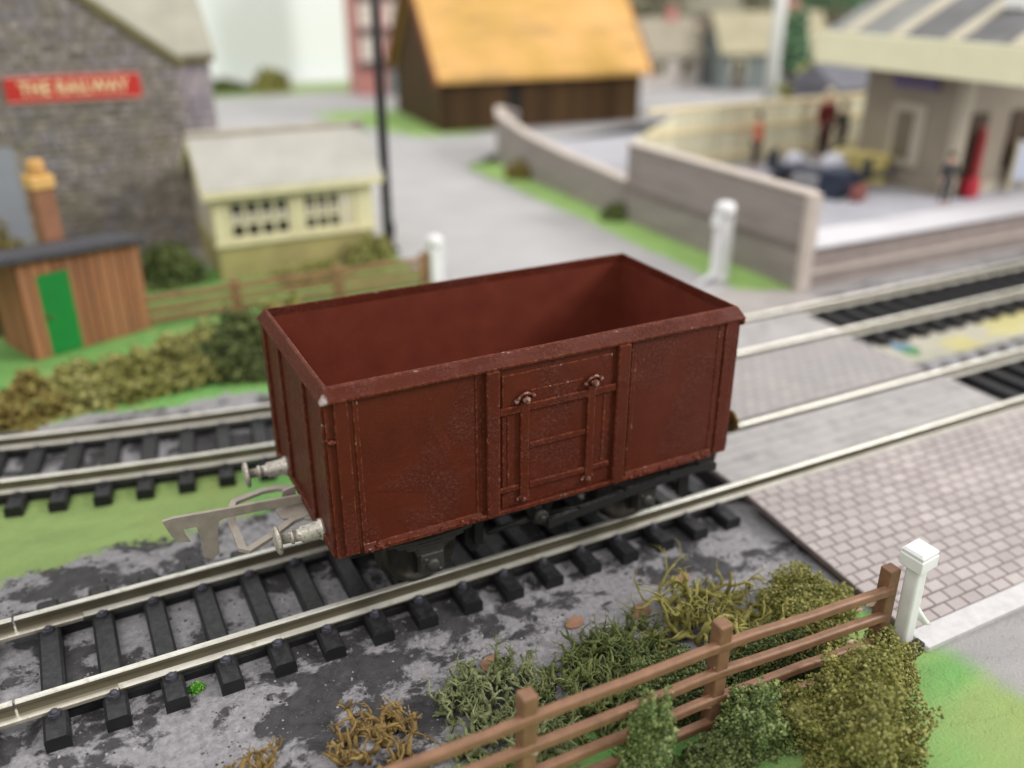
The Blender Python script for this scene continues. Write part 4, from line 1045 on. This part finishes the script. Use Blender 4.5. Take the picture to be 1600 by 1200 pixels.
Lp(MB().box(16.78, 75, 7.42, 26, G, .76)).obj('platform_deck', M_plat, plt)
Lp(MB().box(16.6, 75, 7.34, 7.42, G, .70)).obj('front_wall', M_front, plt)
Lp(MB().box(16.5, 75, 7.22, 8.72, .765, .83)).obj('white_edge', simple('white_edging', rgb(206, 204, 210), .6, .05, 2, .1, 10), plt, .015)
Lp(MB().box(16.55, 75, 7.26, 7.34, -.02, .10)).obj('string_course', M_cope, plt, .01)
ew = thing('platform_end_wall', 'high grey walling at the platform end facing the road', 'wall', (16.6, 7.3, G))
def Le(mb): mb.v = [(v[0]-16.6, v[1]-7.3, v[2]-G) for v in mb.v]; return mb
Le(MB().box(16.45, 16.78, 7.42, 16.3, G, 2.32)).obj('wall', M_side, ew)
Le(MB().box(16.38, 16.86, 7.40, 16.36, 2.32, 2.42)).obj('coping', M_cope, ew, .02)
Le(MB().box(16.40, 16.84, 7.21, 7.42, G, 2.40)).obj('end_pier', M_cope, ew, .02)
Le(MB().box(16.38, 16.45, 7.44, 16.3, .74, .88)).obj('string_course', simple('dark_string_course', rgb(126, 116, 112), .8, .08, 2, .1, 10), ew, .01)
rw = thing('road_wall', 'low grey wall curving beside the road towards the barn', 'wall', (16.6, 16.4, G))
m = MB(); c_ = MB(); path = [(16.6, 16.36, .95), (16.6, 18, 1.05), (16.65, 21, 1.15), (16.8, 24.5, 1.35), (17.1, 28.0, 1.75), (18.2, 30.2, 1.75), (19.6, 31.2, 1.3)]
def ribbon(mb, path, w_, zlo, dz, ztop=0):
    n = len(path); vs = []
    for i, p in enumerate(path):
        a = Vector(path[max(0, i-1)][:2]); b = Vector(path[min(n-1, i+1)][:2]); t_ = (b-a).normalized(); q = Vector((-t_.y, t_.x))*w_/2; P = Vector(p[:2])
        lo = zlo if zlo is not None else p[2]; hi = p[2]+dz
        vs += [(P.x-q.x, P.y-q.y, lo), (P.x+q.x, P.y+q.y, lo), (P.x+q.x, P.y+q.y, hi), (P.x-q.x, P.y-q.y, hi)]
    mb.add(vs, [(i*4+k_, i*4+(k_+1) % 4, (i+1)*4+(k_+1) % 4, (i+1)*4+k_) for i in range(n-1) for k_ in range(4)]+[(3, 2, 1, 0), tuple(range(4*n-4, 4*n))])
    mb.v = [(v[0]-16.6, v[1]-16.4, v[2]-G) for v in mb.v]; return mb
ribbon(m, path, .34, G, 0).obj('wall', M_side, rw); ribbon(c_, path, .44, None, .1).obj('coping', M_cope, rw)
cf = thing('cream_fence', 'cream boarded fence along the back of the station platform', 'fence', (18, 17.9, .76))
M_cfen = simple('pale_cream_boards', rgb(230, 225, 196), .65, .05, 1.2, .1, 10, rnd=.12)
def Lc(mb): mb.v = [(v[0]-18, v[1]-17.9, v[2]-.76) for v in mb.v]; return mb
for i in range(30):
    a = 18.0+i*.42; zt = 2.3+min(1, i/4)*.75
    Lc(MB().box(a, a+.39, 17.88, 17.98, .78, zt)).obj('fence_board', M_cfen, cf)
for z in (1.1, 2.2): Lc(MB().box(18.4, 30.6, 17.80, 17.87, z, z+.14)).obj('fence_rail', M_crm, cf)
Lc(MB().box(18.4, 30.7, 17.82, 18.04, 3.07, 3.2)).obj('top_rail', M_crm, cf)
m = MB(); m.prism([(17.9, .76), (17.9, 2.2), (16.9, .95), (16.45, .95), (16.45, .76)], 'x', 17.85, 17.97); Lc(m).obj('sloping_end_panel', M_cfen, cf)
# station building
M_sw = simple('station_wall_grey_tan', rgb(148, 138, 124), .8, .08, 1.2, .15, 9)
M_sq = simple('quoin_pale', rgb(178, 170, 154), .8, .06, 2, .1, 10)
M_sl = simple('station_slate', rgb(110, 110, 112), .75, .18, .9, .2, 8)
M_fas = simple('cream_fascia', rgb(238, 234, 202), .6, .04, 1.5, .05, 10)
M_bat = simple('roof_batten_pale', rgb(190, 182, 164), .7, .06, 2, .1, 10)
st = thing('station_building', 'grey tan station building under a cream fronted canopy roof', 'station building', (25.6, 9.9, .76))
def Ls(mb): mb.v = [(v[0]-25.6, v[1]-9.9, v[2]-.76) for v in mb.v]; return mb
Ls(MB().box(25.6, 44, 9.9, 14.2, .76, 5.4)).obj('wall', M_sw, st)
Ls(MB().box(25.52, 25.95, 9.82, 10.2, .77, 5.2)).obj('quoin', M_sq, st, .02)
Ls(MB().box(25.55, 44, 9.86, 9.9, .77, 1.15)).obj('plinth', M_sq, st)
w_ = Ls(MB().box(25.50, 25.6, 11.3, 12.75, 1.55, 3.75)).obj('window', M_sq, st, .02)
Ls(MB().box(25.47, 25.50, 11.75, 12.5, 1.8, 3.45)).obj('pane', simple('brown_pane', rgb(112, 104, 88), .3, .2, 1, 0), w_)
for a, b in ((26.0, 26.9), (28.2, 29.3), (31, 32.2)):
    w_ = Ls(MB().box(a, b, 9.82, 9.9, .78 if a < 27 else 1.6, 3.6)).obj('door' if a < 27 else 'window', simple('dark_brown_door', rgb(70, 54, 40), .5, .15, 1, 0), st)
rs = (7.1-5.95)/2.4; X2 = 33.0
def rz_(x): return 5.95+(x-24.5)*rs
n_ = 5
yb_ = [5.4, 7.72, 10.05, 12.35, 14.5, 15.7]
for i in range(5):
    m = MB(); a, b = yb_[i]+.04, yb_[i+1]-.04
    m.prism([(24.5, rz_(24.5)), (X2, rz_(X2)), (X2, rz_(X2)-.14), (24.5, rz_(24.5)-.14)], 'y', a, b); Ls(m).obj('roof_panel', M_sl if i in (1, 2) else simple('roof_panel_grey', rgb(132, 132, 130), .75, .14, .9, .2, 8), st)
for y in yb_[1:5]:
    m = MB(); m.prism([(24.5, rz_(24.5)-.12), (X2, rz_(X2)-.12), (X2, rz_(X2)+.10), (24.5, rz_(24.5)+.10)], 'y', y-.26, y+.26); Ls(m).obj('roof_batten', M_bat, st, .02)
Ls(MB().box(24.30, 24.5, 5.2, 15.75, 4.86, 5.98)).obj('fascia', M_fas, st, .02)
m = MB(); m.prism([(24.5, 4.9), (25.6, 5.2), (25.6, 5.35), (24.5, 5.05)], 'y', 5.2, 15.7); Ls(m).obj('canopy_soffit', simple('soffit_brown', rgb(108, 100, 88), .8, .1, 1, 0), st)
Ls(MB().box(26.3, 26.9, 9.0, 9.75, 6.9, 7.25)).obj('skylight', M_white, st, .03)
sn = tag(Ls(MB().box(25.44, 25.5, 10.95, 12.9, 4.25, 4.6)).obj('name_board', simple('purple_sign', rgb(104, 92, 130), .6, .1, 2, 0)), 'small purple board under the canopy on the station end wall', 'sign'); sn.location = (25.6, 9.9, .76)
# things on the platform
vm = thing('vending_machine', 'narrow red machine with a bulging base against the station front', 'machine', (26.45, 9.62, .76))
M_vm = simple('machine_red', rgb(176, 40, 56), .45, .1, 2, 0)
MB().box(-.30, .24, -.20, .20, 0, .70).obj('machine_base', M_vm, vm, .08); MB().box(-.10, .14, -.12, .12, .70, 2.2).obj('machine_column', simple('machine_dull_red', rgb(150, 44, 48), .5, .1, 2, 0), vm, .04); MB().lathe([(2.2, .10), (2.32, .12), (2.44, .05)], 'z', (.02, 0, 0), 10).obj('machine_head', M_vm, vm)
ps = thing('poster_board', 'pale blue poster board leaning against the station front wall', 'poster', (29.1, 9.6, .78))
m = MB().box(-.6, .6, -.03, .03, .35, 1.75); m.obj('poster', simple('pale_blue_paper', rgb(186, 194, 214), .6, .08, 1.5, 0), ps); [MB().box(a, a+.08, -.05, .08, 0, 1.8).obj('poster_leg', M_pale, ps) for a in (-.65, .57)]
def person(label, loc, rz, h, coat, legs, hat=None, skirt=False):
    t = thing('person', label, 'person', loc, rz, 'people on the platform'); s = h/1.75
    def skin(nm, pts, edges, mat, sub=1):
        me = bpy.data.meshes.new(nm); me.from_pydata([tuple(c*s for c in p[:3]) for p in pts], edges, [])
        o = bpy.data.objects.new(nm, me); C.objects.link(o); o.parent = t; me.materials.append(mat)
        md = o.modifiers.new('skin', 'SKIN'); 
        for i, p in enumerate(pts): me.skin_vertices[0].data[i].radius = (p[3]*s, (p[4] if len(p) > 4 else p[3])*s); me.skin_vertices[0].data[i].use_root = i == 0
        o.modifiers.new('sub', 'SUBSURF').levels = sub; o.modifiers['sub'].render_levels = sub; return o
    Mc = simple('coat', coat, .7, .1, 6, 0); Ml = simple('trousers', legs, .7, .1, 6, 0)
    Ms = simple('skin', rgb(222, 176, 150), .6, .05, 6, 0)
    b = skin('body', [(0, 0, .92, .15, .11), (0, 0, 1.18, .15, .10), (0, 0, 1.38, .17, .10), (0, 0, 1.48, .07), (0, -.01, 1.56, .075), (0, -.015, 1.66, .095, .105), (0, -.01, 1.74, .06),
        (-.19, 0, 1.40, .065), (-.25, -.02, 1.14, .05), (-.25, -.10, .90, .04), (-.25, -.13, .82, .035), (.19, 0, 1.40, .065), (.25, .0, 1.14, .05), (.24, -.07, .90, .04), (.24, -.1, .82, .035),
        (-.09, 0, .86, .09), (-.10, -.01, .48, .07), (-.10, .02, .08, .05), (-.10, -.12, .04, .045), (.09, 0, .86, .09), (.11, -.01, .48, .07), (.12, .02, .08, .05), (.12, -.12, .04, .045)],
        [(0, 1), (1, 2), (2, 3), (3, 4), (4, 5), (5, 6), (2, 7), (7, 8), (8, 9), (9, 10), (2, 11), (11, 12), (12, 13), (13, 14), (0, 15), (15, 16), (16, 17), (17, 18), (0, 19), (19, 20), (20, 21), (21, 22)], Ms)
    skin('coat', [(0, 0, .78 if not skirt else .45, .20, .15), (0, 0, 1.0, .175, .125), (0, 0, 1.22, .17, .12), (0, 0, 1.39, .195, .12), (0, 0, 1.49, .09), (-.20, 0, 1.40, .08), (-.26, -.02, 1.14, .066), (-.26, -.09, .93, .055), (.20, 0, 1.40, .08), (.26, 0, 1.14, .066), (.25, -.06, .93, .055)],
        [(0, 1), (1, 2), (2, 3), (3, 4), (3, 5), (5, 6), (6, 7), (3, 8), (8, 9), (9, 10)], Mc)
    skin('trousers', [(0, 0, .92, .165, .12), (-.09, 0, .84, .105), (-.10, -.01, .48, .085), (-.10, .02, .10, .07), (.09, 0, .84, .105), (.11, -.01, .48, .085), (.12, .02, .10, .07)], [(0, 1), (1, 2), (2, 3), (0, 4), (4, 5), (5, 6)], Ml)
    Mh = simple('hair_or_hat', hat or rgb(60, 44, 32), .8, .1, 6, 0)
    m = MB(); m.lathe([(1.66*s, .112*s), (1.70*s, .125*s), (1.77*s, .11*s), (1.83*s, .05*s)], 'z', (0, 0, 0), 12); m.obj('hat' if hat else 'hair', Mh, t)
    return t
person('person in an orange red top and dark trousers on the platform edge wall side', (23.1, 17.0, .76), R(20), 2.1, rgb(214, 124, 96), rgb(64, 62, 66))
person('person in a dark red coat and cream hat by the platform fence', (26.9, 17.2, .76), R(-10), 2.75, rgb(112, 34, 36), rgb(40, 40, 44), rgb(226, 216, 190), True)
person('person in a dark green jacket next to the dark red coat', (27.55, 16.9, .76), R(15), 2.3, rgb(44, 58, 50), rgb(40, 42, 46))
person('person in dark grey clothing standing at the station corner pillar', (24.4, 9.05, .83), R(-30), 1.7, rgb(58, 62, 64), rgb(72, 70, 78))
# luggage barrow with sacks, suitcase, yellow crate
M_nav = simple('barrow_navy', rgb(46, 54, 74), .6, .15, 3, .1, 10)
bw_ = thing('luggage_barrow', 'dark navy luggage barrow loaded with pale sacks near the station', 'barrow', (23.3, 13.4, .76), R(-62), None)
MB().box(-2.1, 1.5, -.5, .5, .42, .55).obj('platform_bed', M_nav, bw_, .02)
for a in (-1.6, 1.0):
    for b in (-.5, .5): MB().lathe([(-.05, .26), (.05, .26)], 'y', (a, b, .26), 14).obj('wheel', simple('barrow_wheel', rgb(40, 42, 50), .6, .1, 3, 0), bw_)
for b in (-.48, .48): MB().tube([(1.45, b, .5), (2.2, b, .72), (2.5, b, .8)], .05, 6).obj('handle', M_nav, bw_)
MB().box(1.40, 1.50, -.5, .5, .55, 1.1).obj('end_rack', M_nav, bw_, .02); MB().box(-2.1, -2.0, -.5, .5, .55, 1.1).obj('end_rack', M_nav, bw_, .02)
sk_ = simple('pale_sack', rgb(202, 202, 214), .8, .06, 3, .1, 10)
for (lx, sc, lb) in ((-1.2, .34, 'pale blue grey sack on the far half of the navy barrow'), (.25, .40, 'larger pale grey sack on the near half of the navy barrow')):
    bm = bmesh.new(); bmesh.ops.create_icosphere(bm, subdivisions=3, radius=1)
    for v in bm.verts:
        v.co *= 1+.14*mn.noise(v.co*1.6+Vector((lx, 0, 0))); v.co.z = max(v.co.z, -.75)
    me = bpy.data.meshes.new('sack'); bm.to_mesh(me); bm.free(); me.materials.append(sk_); me.polygons.foreach_set('use_smooth', [True]*len(me.polygons))
    o = bpy.data.objects.new('sack', me); C.objects.link(o); o.scale = (sc*1.15, sc, sc*.95)
    a = R(-62); o.location = (23.3+math.cos(a)*lx, 13.4+math.sin(a)*lx, .76+.55+sc*.95*.74); o.rotation_euler = (0, 0, a); tag(o, lb, 'sack', 'sacks on the barrow')
sc_ = thing('suitcase', 'small red brown suitcase on the platform at the end of the barrow', 'suitcase', (22.6, 11.1, .76), R(25)); MB().box(-.42, .42, -.18, .18, 0, .52).obj('case', simple('suitcase_brown', rgb(140, 84, 78), .6, .1, 3, 0), sc_, .05); MB().tube([(-.12, 0, .5), (-.08, 0, .62), (.08, 0, .62), (.12, 0, .5)], .025, 6).obj('handle', M_nav, sc_)
tr = thing('trunk', 'dark navy trunk standing on the platform before the suitcase', 'trunk', (22.3, 11.9, .76), R(20)); MB().box(-.6, .6, -.4, .4, 0, .72).obj('trunk_body', M_nav, tr, .04); MB().box(-.63, .63, -.43, .43, .73, .95).obj('lid', M_nav, tr, .04)
yc = thing('crate', 'mustard yellow slatted crate against the station end wall', 'crate', (25.0, 13.3, .76), R(-64))
M_yel = simple('mustard_paint', rgb(202, 186, 120), .7, .06, 2, .1, 8)
MB().box(-.98, .98, -.40, .40, .02, .98).obj('crate_body', simple('crate_core', rgb(176, 160, 98), .8, .1, 2, 0), yc)
for z in (.04, .37, .70): MB().box(-1.0, 1.0, -.45, -.402, z, z+.28).obj('slat', M_yel, yc, .01)
for z in (.04, .37, .70): MB().box(-1.0, 1.0, .402, .45, z, z+.28).obj('slat', M_yel, yc, .01)
MB().box(-1.02, 1.02, -.46, .46, 1.0, 1.08).obj('lid', M_yel, yc, .01)

# ------------------------------------------------------------------ far scenery behind the station
def house(name, label, loc, rz, w, d, h, rh, wall, roof, wins):
    t = thing(name, label, 'house', loc, rz, 'small far houses beyond the station')
    Mw = simple('wall_paint', wall, .8, .08, 1, .1, 6); Mr = simple('roof_tile', roof, .8, .12, 1, .15, 6)
    MB().prism([(0, 0), (d, 0), (d, h), (d/2, h+rh-.1), (0, h)], 'x', 0, w).obj('wall', Mw, t)
    for a, b in (((-.35, h-.3*rh/d*2), (d/2, h+rh)), ((d+.35, h-.3*rh/d*2), (d/2, h+rh))):
        MB().prism([a, b, (b[0], b[1]+.22), (a[0], a[1]+.22)], 'x', -.3, w+.3).obj('roof', Mr, t)
    for i in range(wins):
        a = w*(i+.5)/wins-.5; f = MB().box(a, a+1.0, -.06, .02, h*.35, h*.8).obj('window', M_pale, t); MB().box(a+.12, a+.88, -.08, -.055, h*.4, h*.75).obj('pane', M_glass, f)
    MB().box(w*.12, w*.12+.7, -.07, .02, 0, h*.6).obj('door', M_band, t)
    MB().box(w*.7, w*.7+.7, d/2-.35, d/2+.35, h+rh-.5, h+rh+1.0).obj('chimney', M_brick, t)
    return t
house('cottage', 'pale pinkish white cottage with a tan roof far behind the cream fence', (38.0, 49, G), R(-8), 6.5, 4, 2.6, 2.2, rgb(200, 192, 188), rgb(158, 150, 134), 3)  # paled wall and dulled roof: distance haze painted into the colours
house('bungalow', 'blue grey walled building with a yellowish roof behind the platform fence', (44.2, 45, G), R(-20), 8.2, 5, 2.9, 2.4, rgb(118, 126, 124), rgb(168, 160, 134), 3)
house('cottage', 'pinkish cottage with a grey roof standing left of the white signal post', (47.0, 58, G), R(-14), 8, 4, 5.0, 2.4, rgb(178, 160, 152), rgb(140, 136, 120), 3)
sh = thing('goods_shed', 'low dark slate grey shed under the canopy line behind the cream fence', 'shed', (31.2, 20.8, -.3))
MB().box(0, 9, 0, 3, 0, 3.3).obj('wall', simple('shed_wall_grey', rgb(122, 122, 132), .8, .1, 1, 0), sh); MB().prism([(-.3, 3.25), (3.3, 3.25), (1.5, 4.25)], 'x', -.3, 9.3).obj('roof', simple('shed_roof_dark', rgb(108, 108, 116), .8, .1, 1, 0), sh)
pw_ = thing('signal_post', 'white upright post beyond the cream fence near the canopy end', 'post', (33.6, 28.0, G)); MB().lathe([(0, .36), (4, .34), (10, .30)], 'z', (0, 0, 0), 12).obj('post_shaft', simple('pale_post', rgb(214, 216, 212), .6, .05, 2, 0), pw_); MB().box(-.45, .45, -.45, .45, 0, .3).obj('post_base', M_white, pw_, .03)
def tree(label, loc, h, r, mat, seed, n=1100):
    t = thing('tree', label, 'tree', loc, 0, 'far trees behind the station'); rr = random.Random(seed)
    m = MB(); m.tube([(0, 0, 0), (.1, 0, h*.3), (-.05, .1, h*.6), (.1, 0, h*.85)], [.28, .22, .15, .06], 8)
    for i in range(6):
        a = i*1.05+rr.random(); z = h*rr.uniform(.35, .7); m.tube([(0, 0, z), (math.cos(a)*r*.4, math.sin(a)*r*.4, z+h*.1), (math.cos(a)*r*.75, math.sin(a)*r*.75, z+h*.16)], [.10, .07, .03], 5)
    m.obj('trunk', simple('bark', rgb(84, 68, 50), .9, .15, 3, .2, 8), t)
    cr = foam('x', (0, 0, 0), (r, r, h*.42), n, .26, mat, seed, .5, core=False); cr.name = 'crown'; cr.parent = t; cr.location = (0, 0, h*.55)
    for q in ('label', 'category'): del cr[q]
    return t
F_far = foliage('grey_green_far', rgb(112, 114, 98), rgb(146, 146, 128), rgb(170, 168, 152))  # greyed and lightened, background haze put into the foliage colour
F_tan = foliage('tan_far', rgb(120, 110, 82), rgb(160, 150, 114), rgb(190, 180, 140))
F_em = foliage('emerald_far', rgb(62, 98, 76), rgb(88, 124, 98), rgb(124, 150, 124))
tree('dark grey green tree touching the right end of the barn roof', (38.5, 54, G), 9.5, 3.2, F_far, 91)
tree('grey green tree behind the pinkish white cottage', (45, 57, G), 9.8, 3.6, F_far, 92)
tree('tan tree rising between the two far cottages', (52, 62, G), 9.5, 4.0, F_tan, 93)
tree('grey green tree behind the blue grey bungalow', (60, 60, G), 9.5, 4.2, F_far, 94)
tree('narrow emerald green tree beside the white post', (37.2, 30.5, G), 6.2, .9, F_em, 95, 700)
tree('emerald tinted tree seen over the canopy end', (56, 46, G), 10.5, 3.2, F_em, 96)
tree('tan tree seen above the slate canopy roof', (66, 50, G), 10.5, 4.2, F_tan, 97)
tree('olive tree low behind the platform fence', (33.5, 25, G), 3.6, 1.3, F_mid, 98, 700)
hb = foam('far grey green woodland mass along the backdrop behind the station', (68, 62, G), (30, 3, 9.5), 9000, .42, F_far, 99, .25, 'woodland'); hb.name = 'far_woodland'; hb['kind'] = 'stuff'; del hb['category']
